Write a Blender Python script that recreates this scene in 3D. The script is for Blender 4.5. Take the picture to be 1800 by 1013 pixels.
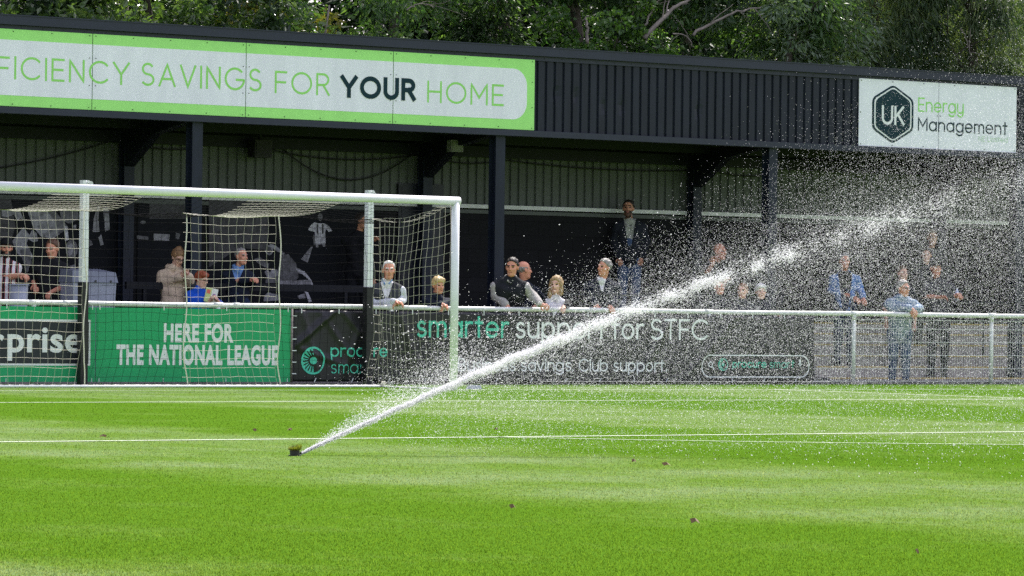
import bpy, math, random
import numpy as np
from mathutils import Matrix, Vector
rad = math.radians
SC = bpy.context.scene
for _o in list(bpy.data.objects): bpy.data.objects.remove(_o)
COL = SC.collection
random.seed(7); RNG = np.random.default_rng(11)

# ---------------------------------------------------------------- camera, sky, sun
F_PX, PSI, TH, RO, CH = 6919.7, 0.62193, 0.00699, 0.01224, 0.9931
_F = np.array([math.sin(PSI)*math.cos(TH), math.cos(PSI)*math.cos(TH), math.sin(TH)])
_R = np.array([math.cos(PSI), -math.sin(PSI), 0.0]); _U = np.cross(_R, _F)
_R, _U = math.cos(RO)*_R + math.sin(RO)*_U, math.cos(RO)*_U - math.sin(RO)*_R
cam_d = bpy.data.cameras.new('camera'); cam = bpy.data.objects.new('camera', cam_d); COL.objects.link(cam)
cam_d.sensor_width = 36.0; cam_d.lens = 36.0*F_PX/1800.0; cam_d.clip_start = 0.1; cam_d.clip_end = 1500
cam.matrix_world = Matrix(((_R[0], _U[0], -_F[0], 0), (_R[1], _U[1], -_F[1], 0), (_R[2], _U[2], -_F[2], CH), (0, 0, 0, 1)))
SC.camera = cam
cam_d.dof.use_dof = False

SUN_EL, SUN_AZ = rad(54), rad(55)          # azimuth from +y (behind the stand) towards +x
w = bpy.data.worlds.new("World"); SC.world = w; w.use_nodes = True
nt = w.node_tree; bg = nt.nodes['Background']
sky = nt.nodes.new('ShaderNodeTexSky'); sky.sky_type = 'NISHITA'; sky.sun_disc = False
sky.sun_elevation = SUN_EL; sky.sun_rotation = SUN_AZ; sky.air_density = 1.2; sky.dust_density = 2.5; sky.ozone_density = 1.0
hs_ = nt.nodes.new('ShaderNodeHueSaturation'); hs_.inputs['Saturation'].default_value = .45; nt.links.new(sky.outputs[0], hs_.inputs['Color'])
wb = nt.nodes.new('ShaderNodeMix'); wb.data_type = 'RGBA'; wb.blend_type = 'MULTIPLY'; wb.inputs[0].default_value = 1; wb.inputs[7].default_value = (1.03, .96, 1.10, 1)   # broken cloud: a whiter sky
nt.links.new(hs_.outputs[0], wb.inputs[6]); nt.links.new(wb.outputs[2], bg.inputs[0]); bg.inputs[1].default_value = 0.15
sd = bpy.data.lights.new('sun', 'SUN'); sd.energy = 3.6; sd.angle = rad(0.6); sd.color = (1.0, .955, .88)
sun = bpy.data.objects.new('sun', sd); COL.objects.link(sun)
_S = Vector((math.sin(SUN_AZ)*math.cos(SUN_EL), math.cos(SUN_AZ)*math.cos(SUN_EL), math.sin(SUN_EL)))
sun.rotation_euler = _S.to_track_quat('Z', 'Y').to_euler(); sun.location = (30, 60, 60)
vs = SC.view_settings; vs.view_transform = 'Standard'; vs.look = 'None'; vs.exposure = 0.9; vs.gamma = 1; vs.use_curve_mapping = False
SC.cycles.max_bounces = 6; SC.cycles.transparent_max_bounces = 48; SC.cycles.diffuse_bounces = 4
SC.cycles.use_denoising = False
SC.cycles.caustics_reflective = False; SC.cycles.caustics_refractive = False

# ---------------------------------------------------------------- measuring: photo pixel -> point on a real plane
C0 = np.array([0, 0, CH])
def ray(px, py): return _F + _R*(px-900)/F_PX - _U*(py-506.5)/F_PX
def U(px, py, Y):                       # on the vertical plane y = Y
    v = ray(px, py); return C0 + v*(Y/v[1])
def G(px, py, z=0.0):                   # on the ground
    v = ray(px, py); return C0 + v*((z-CH)/v[2])
def pxm(px, py, Y):                     # pixels per metre there
    P = U(px, py, Y) - C0; return F_PX/(P @ _F)
YG, YR, YF, YW = 42.625, 46.2, 48.0, 50.15   # goal line, rail, front of the stand, back wall

# ---------------------------------------------------------------- helpers
def link(o): COL.objects.link(o); return o
def tag(o, label=None, cat=None, group=None, kind=None):
    if label: o['label'] = label
    if cat: o['category'] = cat
    if group: o['group'] = group
    if kind: o['kind'] = kind
    return o
def empty(name, loc=(0, 0, 0), rz=0.0):
    o = bpy.data.objects.new(name, None); o.location = loc; o.rotation_euler = (0, 0, rz); o.empty_display_size = .1
    return link(o)
class MB:
    def __init__(s): s.v = []; s.f = []; s.m = []; s.n = 0
    def add(s, V, Fc, m=0):
        V = np.asarray(V, float).reshape(-1, 3); s.v.append(V)
        s.f += [tuple(int(i)+s.n for i in f) for f in Fc]; s.m += [m]*len(Fc); s.n += len(V); return s
    def box(s, x0, x1, y0, y1, z0, z1, m=0):
        V = [(x, y, z) for z in (z0, z1) for y in (y0, y1) for x in (x0, x1)]
        return s.add(V, [(0, 2, 3, 1), (4, 5, 7, 6), (0, 1, 5, 4), (2, 6, 7, 3), (0, 4, 6, 2), (1, 3, 7, 5)], m)
    def tube(s, pts, r, n=8, m=0, caps=True):
        P = np.asarray(pts, float); k = len(P); rr = np.broadcast_to(np.asarray(r, float), (k,))
        T = np.gradient(P, axis=0); T /= np.linalg.norm(T, axis=1)[:, None]+1e-12
        ref = np.array([0, 0, 1.0]) if abs(T[0][2]) < .9 else np.array([1.0, 0, 0]); V = []
        a = np.arange(n)*2*math.pi/n
        for i in range(k):
            b = np.cross(T[i], ref); b /= np.linalg.norm(b); c = np.cross(b, T[i]); ref = c
            V.append(P[i] + rr[i]*(np.cos(a)[:, None]*b + np.sin(a)[:, None]*c))
        Fc = [(i*n+j, i*n+(j+1) % n, (i+1)*n+(j+1) % n, (i+1)*n+j) for i in range(k-1) for j in range(n)]
        if caps: Fc += [tuple(range(n))[::-1], tuple((k-1)*n+j for j in range(n))]
        return s.add(np.concatenate(V), Fc, m)
    def prism(s, poly, y0, y1, m=0):    # polygon in x,z, given thickness in y (y0 the front)
        n = len(poly); V = [(x, y0, z) for x, z in poly]+[(x, y1, z) for x, z in poly]
        return s.add(V, [tuple(range(n)), tuple(range(2*n-1, n-1, -1))]+[(i, i+n, (i+1) % n+n, (i+1) % n) for i in range(n)], m)
    def build(s, name, mats, parent=None, smooth=False):
        me = bpy.data.meshes.new(name); V = np.concatenate(s.v)
        me.from_pydata(V.tolist(), [], s.f)
        if not isinstance(mats, (list, tuple)): mats = [mats]
        for mt in mats: me.materials.append(mt)
        if len(mats) > 1: me.polygons.foreach_set('material_index', s.m)
        if smooth: me.polygons.foreach_set('use_smooth', [True]*len(me.polygons))
        me.update(); o = bpy.data.objects.new(name, me); link(o)
        if parent: o.parent = parent
        return o
def fast_mesh(name, V, Fc, mats, parent=None, midx=None, smooth=False):   # V (n,3), Fc (k,c) all the same corner count
    V = np.ascontiguousarray(V, np.float32); Fc = np.ascontiguousarray(Fc, np.int32); k, c = Fc.shape
    me = bpy.data.meshes.new(name); me.vertices.add(len(V)); me.vertices.foreach_set('co', V.ravel())
    me.loops.add(k*c); me.loops.foreach_set('vertex_index', Fc.ravel())
    me.polygons.add(k); me.polygons.foreach_set('loop_start', np.arange(0, k*c, c, dtype=np.int32))
    if not isinstance(mats, (list, tuple)): mats = [mats]
    for mt in mats: me.materials.append(mt)
    if midx is not None: me.polygons.foreach_set('material_index', np.ascontiguousarray(midx, np.int32))
    me.polygons.foreach_set('use_smooth', np.full(k, smooth)); me.update(calc_edges=True)
    o = bpy.data.objects.new(name, me); link(o)
    if parent: o.parent = parent
    return o

# ---------------------------------------------------------------- materials
def lin(c):
    if isinstance(c, str): c = [int(c[i:i+2], 16)/255 for i in (0, 2, 4)]
    return [(x/12.92 if x <= .04045 else ((x+.055)/1.055)**2.4) for x in c]
def mat(name, col, rough=.6, var=.15, scale=6.0, metal=0.0, bump=0.0, bscale=60.0, spec=.5, trans=0.0, streak=None, coat=0.0):
    """plain paint / cloth / metal with a mottled base colour; col is a linear rgb triple"""
    m = bpy.data.materials.new(name); m.use_nodes = True; n = m.node_tree; L = n.links.new; b = n.nodes['Principled BSDF']
    tc = n.nodes.new('ShaderNodeTexCoord'); mp = n.nodes.new('ShaderNodeMapping'); L(tc.outputs['Object'], mp.inputs[0])
    if streak: mp.inputs['Scale'].default_value = streak
    no = n.nodes.new('ShaderNodeTexNoise'); no.inputs['Scale'].default_value = scale; no.inputs['Detail'].default_value = 6; no.inputs['Roughness'].default_value = .65
    L(mp.outputs[0], no.inputs[0])
    r = n.nodes.new('ShaderNodeValToRGB'); L(no.outputs[0], r.inputs[0])
    r.color_ramp.elements[0].position = .3; r.color_ramp.elements[1].position = .7
    r.color_ramp.elements[0].color = [max(0, c*(1-var)) for c in col]+[1]; r.color_ramp.elements[1].color = [min(1, c*(1+var)) for c in col]+[1]
    L(r.outputs[0], b.inputs['Base Color'])
    b.inputs['Roughness'].default_value = rough; b.inputs['Metallic'].default_value = metal; b.inputs['Specular IOR Level'].default_value = spec
    if coat: b.inputs['Coat Weight'].default_value = coat
    if bump:
        n2 = n.nodes.new('ShaderNodeTexNoise'); n2.inputs['Scale'].default_value = bscale; n2.inputs['Detail'].default_value = 4; L(mp.outputs[0], n2.inputs[0])
        bp = n.nodes.new('ShaderNodeBump'); bp.inputs['Strength'].default_value = bump; bp.inputs['Distance'].default_value = .02; L(n2.outputs[0], bp.inputs['Height']); L(bp.outputs[0], b.inputs['Normal'])
    return m
def leaf_mat(name, c1, c2, rough=.35, trans=.45, spec=.5, tint_=(1.45, 1.6, .6, 1)):
    m = bpy.data.materials.new(name); m.use_nodes = True; n = m.node_tree; L = n.links.new; b = n.nodes['Principled BSDF']; out = n.nodes['Material Output']
    g = n.nodes.new('ShaderNodeNewGeometry'); r = n.nodes.new('ShaderNodeValToRGB'); L(g.outputs['Random Per Island'], r.inputs[0])
    r.color_ramp.elements[0].color = list(c1)+[1]; r.color_ramp.elements[1].color = list(c2)+[1]
    L(r.outputs[0], b.inputs['Base Color']); b.inputs['Roughness'].default_value = rough; b.inputs['Specular IOR Level'].default_value = spec
    t = n.nodes.new('ShaderNodeBsdfTranslucent'); mx = n.nodes.new('ShaderNodeMixShader'); mx.inputs[0].default_value = trans
    tint = n.nodes.new('ShaderNodeMix'); tint.data_type = 'RGBA'; tint.blend_type = 'MULTIPLY'; tint.inputs[0].default_value = 1
    L(r.outputs[0], tint.inputs[6]); tint.inputs[7].default_value = tint_; L(tint.outputs[2], t.inputs[0])
    L(b.outputs[0], mx.inputs[1]); L(t.outputs[0], mx.inputs[2]); L(mx.outputs[0], out.inputs[0]); return m
M = {}
M['navy'] = mat('navy_cladding', lin('1c212d'), .5, .32, 5, spec=.3, bump=.05, streak=(1, 1, .15))
M['navy_trim'] = mat('navy_trim', lin('252b3a'), .45, .1, 4, spec=.4)
M['black_steel'] = mat('black_steel', lin('12151c'), .5, .25, 5, spec=.25, streak=(1, 1, .3))
M['steel_face'] = mat('dark_blue_steel', lin('1c2330'), .5, .3, 5, spec=.3, streak=(1, 1, .3))
M['grey_clad'] = mat('grey_green_cladding', lin('4c524d'), .55, .15, 2.5, streak=(1, 1, .2))
M['roof_under'] = mat('roof_underside', lin('363936'), .7, .2, 3)
M['white_paint'] = mat('white_paint', (.82, .83, .85), .35, .05, 8)
M['old_white'] = mat('worn_white_paint', (.66, .68, .66), .45, .14, 14, bump=.05)
M['sign_white'] = mat('sign_white', (.86, .865, .95), .5, .07, 4, streak=(1, 1, .2))
M['sign_green'] = mat('sign_green', lin('a8ee82'), .5, .05, 5)
M['letter_green'] = mat('letter_green', lin('97e06e'), .5, .05, 5)
M['teal_dark'] = mat('dark_teal', lin('12333c'), .6, .05, 5, spec=.2)
M['pale_green'] = mat('pale_green_letter', lin('b5d9ae'), .5, .05, 5)
M['board_green'] = mat('board_green', lin('0aa364'), .45, .10, 2.5)
M['board_dark'] = mat('board_dark', lin('1b222b'), .45, .1, 5)
M['letter_white'] = mat('letter_white', (.82, .84, .85), .5, .04, 10)
M['mint'] = mat('mint', lin('4fcdb0'), .5, .05, 10)
M['screw'] = mat('screw_head', (.03, .03, .03), .5, .1)
M['seam'] = mat('panel_seam', (.05, .05, .05), .7, .2)
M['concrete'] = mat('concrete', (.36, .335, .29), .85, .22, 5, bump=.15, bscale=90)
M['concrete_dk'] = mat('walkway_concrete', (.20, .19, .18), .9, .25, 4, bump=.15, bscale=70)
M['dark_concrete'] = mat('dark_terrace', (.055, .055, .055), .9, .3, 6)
M['yellow'] = mat('yellow_paint', lin('c4ae62'), .6, .25, 25)
M['net_white'] = mat('net_white_cord', (.52, .49, .41), .8, .15, 30)
M['net_black'] = mat('net_black_cord', (.008, .008, .009), .9, .15, 30, spec=.02)
M['rope'] = mat('net_rope', (.72, .68, .60), .8, .2, 40)
M['cable'] = mat('black_cable', (.01, .01, .01), .6, .1)
M['grey_plastic'] = mat('grey_plastic', lin('9aa0ad'), .5, .1, 6)
M['bark'] = mat('bark', (.10, .085, .065), .9, .35, 12, bump=.4, bscale=30, streak=(1, 1, .3))
M['pale_bark'] = mat('pale_bark', (.23, .20, .165), .85, .3, 14, bump=.3, bscale=30)
# ---------------------------------------------------------------- pitch
GC = U(797, 680, YG)[0] - 3.71          # x of the goal's middle
Y6, Y18 = YG-5.5, YG-16.5
def grass_colour(n, L, geo):
    """mown stripes, tufts and thin patches, as a colour over the ground plane"""
    sp = n.nodes.new('ShaderNodeSeparateXYZ'); L(geo.outputs['Position'], sp.inputs[0])
    def math_(op, a, b=None, c=None):
        q = n.nodes.new('ShaderNodeMath'); q.operation = op
        for i, v in enumerate((a, b, c)):
            if v is None: continue
            if isinstance(v, (int, float)): q.inputs[i].default_value = v
            else: L(v, q.inputs[i])
        return q.outputs[0]
    def noise(scale, detail=5, stretch=(1, 1, 1)):
        mp = n.nodes.new('ShaderNodeMapping'); mp.inputs['Scale'].default_value = stretch; L(geo.outputs['Position'], mp.inputs[0])
        q = n.nodes.new('ShaderNodeTexNoise'); q.inputs['Scale'].default_value = scale; q.inputs['Detail'].default_value = detail; q.inputs['Roughness'].default_value = .6
        L(mp.outputs[0], q.inputs[0]); return q.outputs[0]
    wob = math_('MULTIPLY', noise(.9, 3), 1.2)
    st = math_('SINE', math_('MULTIPLY', math_('SUBTRACT', math_('ADD', sp.outputs[0], wob), 8.3+4.7), math.pi/4.7))
    stripe = math_('SMOOTH_MIN', math_('SMOOTH_MAX', math_('MULTIPLY_ADD', st, 1.5, .5), 0.0, .3), 1.0, .3)
    cr = math_('MULTIPLY_ADD', math_('SINE', math_('MULTIPLY', math_('ADD', sp.outputs[1], math_('MULTIPLY', noise(.5, 2), 1.2)), math.pi/1.1)), .11, 0.0)
    f = math_('ADD', math_('MULTIPLY', stripe, .62), cr)
    f = math_('ADD', f, math_('MULTIPLY', math_('SUBTRACT', noise(1.3, 6, (1, .5, 1)), .5), 1.1))
    f = math_('ADD', f, math_('MULTIPLY', math_('SUBTRACT', noise(9, 5), .5), .9))
    r = n.nodes.new('ShaderNodeValToRGB'); L(f, r.inputs[0]); e = r.color_ramp.elements
    e[0].position = 0.05; e[0].color = (.079, .172, .013, 1); e[1].position = .92; e[1].color = (.174, .252, .100, 1)
    m_ = r.color_ramp.elements.new(.46); m_.color = (.115, .205, .034, 1)
    return r.outputs[0]
def grass_material(name, blade):
    m = bpy.data.materials.new(name); m.use_nodes = True; n = m.node_tree; L = n.links.new; b = n.nodes['Principled BSDF']; out = n.nodes['Material Output']
    geo = n.nodes.new('ShaderNodeNewGeometry'); c = grass_colour(n, L, geo)
    n.nodes.remove(b); b = n.nodes.new('ShaderNodeBsdfDiffuse'); b.inputs['Roughness'].default_value = .4
    if not blade: L(b.outputs[0], out.inputs[0])
    if blade:
        rr = n.nodes.new('ShaderNodeValToRGB'); L(geo.outputs['Random Per Island'], rr.inputs[0])
        e = rr.color_ramp.elements; e[0].color = (.86, .88, .84, 1); e[1].color = (1.16, 1.13, 1.16, 1); e[1].position = .9
        mx = n.nodes.new('ShaderNodeMix'); mx.data_type = 'RGBA'; mx.blend_type = 'MULTIPLY'; mx.inputs[0].default_value = 1; L(c, mx.inputs[6]); L(rr.outputs[0], mx.inputs[7]); c = mx.outputs[2]
        t = n.nodes.new('ShaderNodeBsdfTranslucent'); tm = n.nodes.new('ShaderNodeMix'); tm.data_type = 'RGBA'; tm.blend_type = 'MULTIPLY'; tm.inputs[0].default_value = 1
        L(c, tm.inputs[6]); tm.inputs[7].default_value = (1.75, 1.5, 1.2, 1); L(tm.outputs[2], t.inputs[0])
        ms = n.nodes.new('ShaderNodeMixShader'); ms.inputs[0].default_value = .55; L(b.outputs[0], ms.inputs[1]); L(t.outputs[0], ms.inputs[2]); L(ms.outputs[0], out.inputs[0])
        
        nm_ = n.nodes.new('ShaderNodeMix'); nm_.data_type = 'VECTOR'; nm_.inputs[0].default_value = .9; L(geo.outputs['Normal'], nm_.inputs[4]); nm_.inputs[5].default_value = (0, 0, 1)
        nn = n.nodes.new('ShaderNodeVectorMath'); nn.operation = 'NORMALIZE'; L(nm_.outputs[1], nn.inputs[0]); L(nn.outputs[0], b.inputs['Normal'])
    L(c, b.inputs[0]); return m
M['turf'] = grass_material('turf', False); M['blade'] = grass_material('grass_blade', True)
M['line_paint'] = leaf_mat('line_paint_on_grass', (.74, .76, .72), (.93, .94, .92), .8, .4, .1, (1, 1, 1, 1))
M['line_base'] = mat('line_paint_base', (.56, .62, .48), .9, .25, 40)
M['rough_grass'] = leaf_mat('rough_grass', (.035, .085, .008), (.10, .18, .02), .5, .4)

def sheet(name, x0, x1, y0, y1, z, m, kind='structure'):
    o = MB().add([(x0, y0, z), (x1, y0, z), (x1, y1, z), (x0, y1, z)], [(0, 1, 2, 3)]).build(name, m); o['kind'] = kind; return o
sheet('ground', -400, 500, -300, 600, -.03, mat('far_ground', (.05, .09, .02), .95, .3, .5))
sheet('pitch', -60, 120, -60, YR+.05, 0, M['turf'])
sheet('walkway', -20, 90, YR+.05, YF-.2, 0.004, M['concrete_dk'])
LW = .08
def strip_line(name, x0, x1, yc): return sheet(name, x0, x1, yc-LW/2, yc+LW/2, .004, M['line_base'])
strip_line('goal_line', -10, 70, YG)
strip_line('six_yard_line', GC-9.16, GC+9.16, Y6)
strip_line('penalty_area_line', GC-20.16, GC+20.16, Y18)
for nm, xs, ya in (('six_yard_line', GC+9.16, Y6), ('six_yard_line', GC-9.16, Y6), ('penalty_area_line', GC+20.16, Y18), ('penalty_area_line', GC-20.16, Y18)):
    sheet(nm, xs-LW/2, xs+LW/2, ya+LW/2, YG-LW/2, .004, M['line_base'])
_mb = MB(); _a = np.linspace(-.925, .925, 80); _V = []; _f = []
for i, a in enumerate(_a):
    for r_ in (9.15-LW/2, 9.15+LW/2): _V.append((GC+r_*math.sin(a), YG-11-r_*math.cos(a), .004))
_mb.add(_V, [(2*i, 2*i+1, 2*i+3, 2*i+2) for i in range(79)]); _mb.build('penalty_arc', mat('worn_line_base', (.34, .43, .25), .9, .3, 30))['kind'] = 'structure'

def on_line(x, y):
    j = .012*np.sin(x*3.1)+.01*np.sin(x*11)
    h = LW/2
    a = (np.abs(y-YG+j) < h) | ((np.abs(y-Y6+j) < h) & (np.abs(x-GC) < 9.2)) | ((np.abs(y-Y18+j) < h) & (np.abs(x-GC) < 20.2))
    rr = np.hypot(x-GC, y-(YG-11)); a |= (np.abs(rr-9.15+j) < h*.9) & (y < Y18)
    return a
def grass():
    n = 520000
    px = RNG.uniform(-120, 1920, n); hz = RNG.uniform(0, 1, n)
    dep = 1/(1/62.0 + hz*(1/11.2 - 1/62.0))                      # even in 1/depth: about as many blades to each patch of lawn in view
    d = np.stack([_F+_R*(p-900)/F_PX for p in (0.,)])[0]
    x = dep*(_F[0]+_R[0]*(px-900)/F_PX); y = dep*(_F[1]+_R[1]*(px-900)/F_PX)
    keep = (y < YR-.02); x, y, dep = x[keep], y[keep], dep[keep]; n = len(x)
    h = RNG.uniform(.004, .010, n); rough = y > YG+1.66
    h[rough] *= RNG.uniform(1.2, 3.2, rough.sum()); wd = RNG.uniform(.0022, .0042, n)*np.clip(dep/24, .8, 2)
    a = RNG.uniform(0, 2*math.pi, n); ln = RNG.uniform(.2, .9, n)*h; la = RNG.uniform(0, 2*math.pi, n)
    ux, uy = np.cos(a)*wd, np.sin(a)*wd; z0 = np.full(n, -.002)
    A = np.stack([x-ux, y-uy, z0], 1); B = np.stack([x+ux, y+uy, z0], 1); Cc = np.stack([x+np.cos(la)*ln, y+np.sin(la)*ln, h], 1)
    V = np.stack([A, B, Cc], 1).reshape(-1, 3); Fc = np.arange(3*n).reshape(n, 3)
    mi = np.where(on_line(x, y) & (RNG.uniform(0, 1, n) < .42), 1, 0); mi[rough] = 2
    o = fast_mesh('grass', V, Fc, [M['blade'], M['line_paint'], M['rough_grass']], midx=mi); o['kind'] = 'stuff'
grass()

# ---------------------------------------------------------------- the stand
XA, XB = 10.0, 62.0                     # its two ends, both outside the picture
ZL, ZT = 3.715, 5.04                    # bottom and top of the fascia
st = empty('grandstand', (36, 49, 0))
tag(st, 'long low dark grandstand with ribbed navy fascia over a shallow terrace', 'grandstand')
_T0 = Matrix.Translation((-36, -49, 0))
def spart(mb, name, m, smooth=False, parent=None):
    o = mb.build(name, m, None, smooth); o.parent = parent or st; o.matrix_parent_inverse = _T0; return o
def ribbed(x0, x1, y, z0, z1, pitch, valley, depth, slope=.012):
    """box-profile sheet facing -y: wide pans, narrow valleys"""
    mb = MB(); xs = []; x = x0
    while x < x1:
        for dx, dy in ((0, 0), (pitch-valley-2*slope, 0), (pitch-valley-slope, depth), (pitch-slope, depth)):
            xs.append((x+dx, y+dy))
        x += pitch
    n = len(xs); V = [(a, b, z0) for a, b in xs]+[(a, b, z1) for a, b in xs]
    return mb.add(V, [(i, i+1, n+i+1, n+i) for i in range(n-1)])
def fascia_sheet():
    pitch, x, xs = .1635, XA, []
    prof = ((0, 0), (.055, 0), (.111, 0), (.121, .03), (.152, .03))
    while x < XB: xs += [(x+dx, YF+dy) for dx, dy in prof]; x += pitch
    zs = np.linspace(ZL+.03, ZT-.15, 15); dents = [U(1228, 195, YF), U(978, 165, YF), U(1012, 168, YF), U(1093, 188, YF), U(1061, 187, YF)]
    V = []
    for z in zs:
        for a, b in xs:
            dy = sum(.022*math.exp(-(((a-d[0])/.05)**2+((z-d[2])/.09)**2)) for d in dents if abs(a-d[0]) < .25)
            V.append((a, b+dy, z))
    n = len(xs); k = len(zs)
    return MB().add(V, [(j*n+i, j*n+i+1, (j+1)*n+i+1, (j+1)*n+i) for j in range(k-1) for i in range(n-1)])
spart(fascia_sheet(), 'fascia', M['navy'])
mb = MB(); mb.box(XA, XB, YF-.075, YF+.10, ZT-.135, ZT); mb.box(XA, XB, YF-.085, YF+.12, ZT-.012, ZT+.004)
spart(mb, 'fascia_capping', M['navy_trim'])
mb = MB(); mb.box(XA, XB, YF-.018, YF-.003, ZT-.205, ZT-.138)
for x in np.arange(XA+.2, XB, .33): mb.tube([(x, YF-.018, ZT-.17), (x, YF-.025, ZT-.17)], .008, 6)
spart(mb, 'fascia_trim', M['navy_trim'])
mb = MB(); mb.box(XA, XB, YF-.05, YF+.09, ZL-.03, ZL+.062); mb.box(XA, XB, YF-.056, YF-.051, ZL-.028, ZL+.01)
spart(mb, 'gutter_edge', M['navy_trim'])
# roof: ribbed underside falling a little to the back, rafters in each frame, purlins
mb = MB(); n = int((XB-XA)/.1635)
ya, yb, za, zb = YF+.1, YW+.25, 3.98, 3.62
V = []; x = XA; xs = []
while x < XB: xs += [(x, 0), (x+.10, 0), (x+.115, .03), (x+.15, .03)]; x += .1635
V = [(a, ya, za+dz) for a, dz in xs]+[(a, yb, zb+dz) for a, dz in xs]; k = len(xs)
mb.add(V, [(i, k+i, k+i+1, i+1) for i in range(k-1)]); spart(mb, 'roof', M['roof_under'])
mb = MB(); mb.add([(XA, YF+.05, ZT-.02), (XB, YF+.05, ZT-.02), (XB, YW+.4, 4.6), (XA, YW+.4, 4.6)], [(0, 1, 2, 3)]); spart(mb, 'roof_sheet', M['navy'])
BAYS = [28.9+5.28*i for i in range(-3, 6)]
for y, z in ((YF+.75, 3.83), (YF+1.55, 3.70)):
    spart(MB().box(XA, XB, y-.03, y+.03, z-.07, z+.06), 'purlin', M['black_steel'])
spart(MB().box(XA, XB, YW-.10, YW-.04, 3.45, 3.62), 'wall_plate', M['black_steel'])
for X in BAYS:
    mb = MB(); mb.box(X-.085, X+.085, YF+.02, YF+.035, 0, 3.70); mb.box(X-.085, X+.085, YF+.185, YF+.20, 0, 3.70); mb.box(X-.006, X+.006, YF+.035, YF+.185, 0, 3.70)
    mb.box(X-.12, X+.12, YF-.01, YF+.23, .0, .02)
    spart(mb, 'front_column', M['steel_face'])
    mb = MB(); yb = YW-.22
    mb.box(X-.085, X+.085, yb, yb+.014, 0, 3.42); mb.box(X-.085, X+.085, yb+.15, yb+.164, 0, 3.42); mb.box(X-.006, X+.006, yb+.014, yb+.15, 0, 3.42)
    spart(mb, 'back_column', M['steel_face'])
    mb = MB()                                                        # rafter with its haunch at the back column
    prof = [(YF+.05, 3.72), (YF+.05, 3.95), (YW-.03, 3.60), (YW-.03, 3.12), (yb-.02, 3.10), (yb-.75, 3.54)]
    V = [(X+s, a, b) for s in (-.075, .075) for a, b in prof]; k = len(prof)
    mb.add(V, [tuple(range(k))[::-1], tuple(range(k, 2*k))]+[(i, (i+1) % k, (i+1) % k+k, i+k) for i in range(k)])
    spart(mb, 'rafter', M['black_steel'])
# back wall: dark painted blockwork below, grey box-profile sheeting above
def block_mat():
    m = bpy.data.materials.new('painted_blockwork'); m.use_nodes = True; n = m.node_tree; L = n.links.new; b = n.nodes['Principled BSDF']
    tc = n.nodes.new('ShaderNodeTexCoord'); mp = n.nodes.new('ShaderNodeMapping'); mp.inputs['Rotation'].default_value = (rad(90), 0, 0); L(tc.outputs['Object'], mp.inputs[0])
    br = n.nodes.new('ShaderNodeTexBrick'); br.inputs['Scale'].default_value = 1.0; br.inputs['Brick Width'].default_value = .45; br.inputs['Row Height'].default_value = .225; br.inputs['Mortar Size'].default_value = .006
    br.inputs['Color1'].default_value = (.011, .0115, .0125, 1); br.inputs['Color2'].default_value = (.015, .0155, .017, 1); br.inputs['Mortar'].default_value = (.007, .007, .008, 1)
    L(mp.outputs[0], br.inputs[0]); L(br.outputs[0], b.inputs['Base Color']); b.inputs['Roughness'].default_value = .8; b.inputs['Specular IOR Level'].default_value = .15
    no = n.nodes.new('ShaderNodeTexNoise'); no.inputs['Scale'].default_value = 60; L(tc.outputs['Object'], no.inputs[0])
    bp = n.nodes.new('ShaderNodeBump'); bp.inputs['Strength'].default_value = .3; bp.inputs['Distance'].default_value = .01; L(no.outputs[0], bp.inputs['Height']); L(bp.outputs[0], b.inputs['Normal']); return m
spart(MB().box(XA, XB, YW+.06, YW+.2, 2.6, 3.9), 'sun_leak_stop', M['navy']); spart(MB().box(XA, XB, YW, YW+.2, 0, 2.62), 'back_wall', block_mat())  # upper box: unseen, added behind the cladding to stop sun leaking through
spart(ribbed(XA, XB, YW+.02, 2.66, 3.62, .162, .034, .028), 'wall_cladding', M['grey_clad'])
mb = MB(); mb.box(XA, XB, YW-.05, YW+.015, 2.655, 2.715); spart(mb, 'wall_rail', M['old_white'])
mb = MB(); mb.box(XA, XB, YW-.03, YW+.01, 2.575, 2.632); spart(mb, 'wall_flashing', M['grey_clad'])
for k in (-1, 1):
    spart(MB().box(XA-.1 if k < 0 else XB, XA if k < 0 else XB+.1, YF+.1, YW+.2, 0, 5.0), 'end_wall', M['navy'])
# terrace of shallow concrete steps with worn yellow nosings
def tread(y): return max(0.0, .06+.175*math.floor((y-(YF-.12))/.34)) if y > YF-.12 else 0.0
mb = MB(); my = MB()
for k in range(6):
    y0 = YF-.12+.34*k; z = .06+.175*k
    mb.box(XA, XB, y0, (y0+.34 if k < 5 else YW), 0 if k == 0 else z-.175+.0, z)
    for i, (xa, xb) in enumerate([(a, a+1.25) for a in np.arange(XA+.2, XB-1.3, 2.64)]):
        pass
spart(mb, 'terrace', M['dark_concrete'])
my = MB()
for i, (pa, pb) in enumerate(((1420, 1960),)):   # pale concrete treads let into the terrace, yellow along the edges
    xa, xb = U(pa, 620, YF+.4)[0], U(pb, 620, YF+.4)[0]; mc = MB()
    for k in range(6):
        y0 = YF-.135+.34*k; z = .06+.175*k; mc.box(xa, xb, y0, y0+.345, 0 if k == 0 else z-.17, z+.006); my.box(xa+.02, xb-.02, y0-.004, y0+.035, z-.012, z+.012)
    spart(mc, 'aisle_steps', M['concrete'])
spart(my, 'step_nosing', M['yellow'])
mb = MB()
for xr in (U(1755, 580, YF+.3)[0], U(1790, 580, YF+.3)[0]):
    for z0_ in (.42, .62): pass
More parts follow.
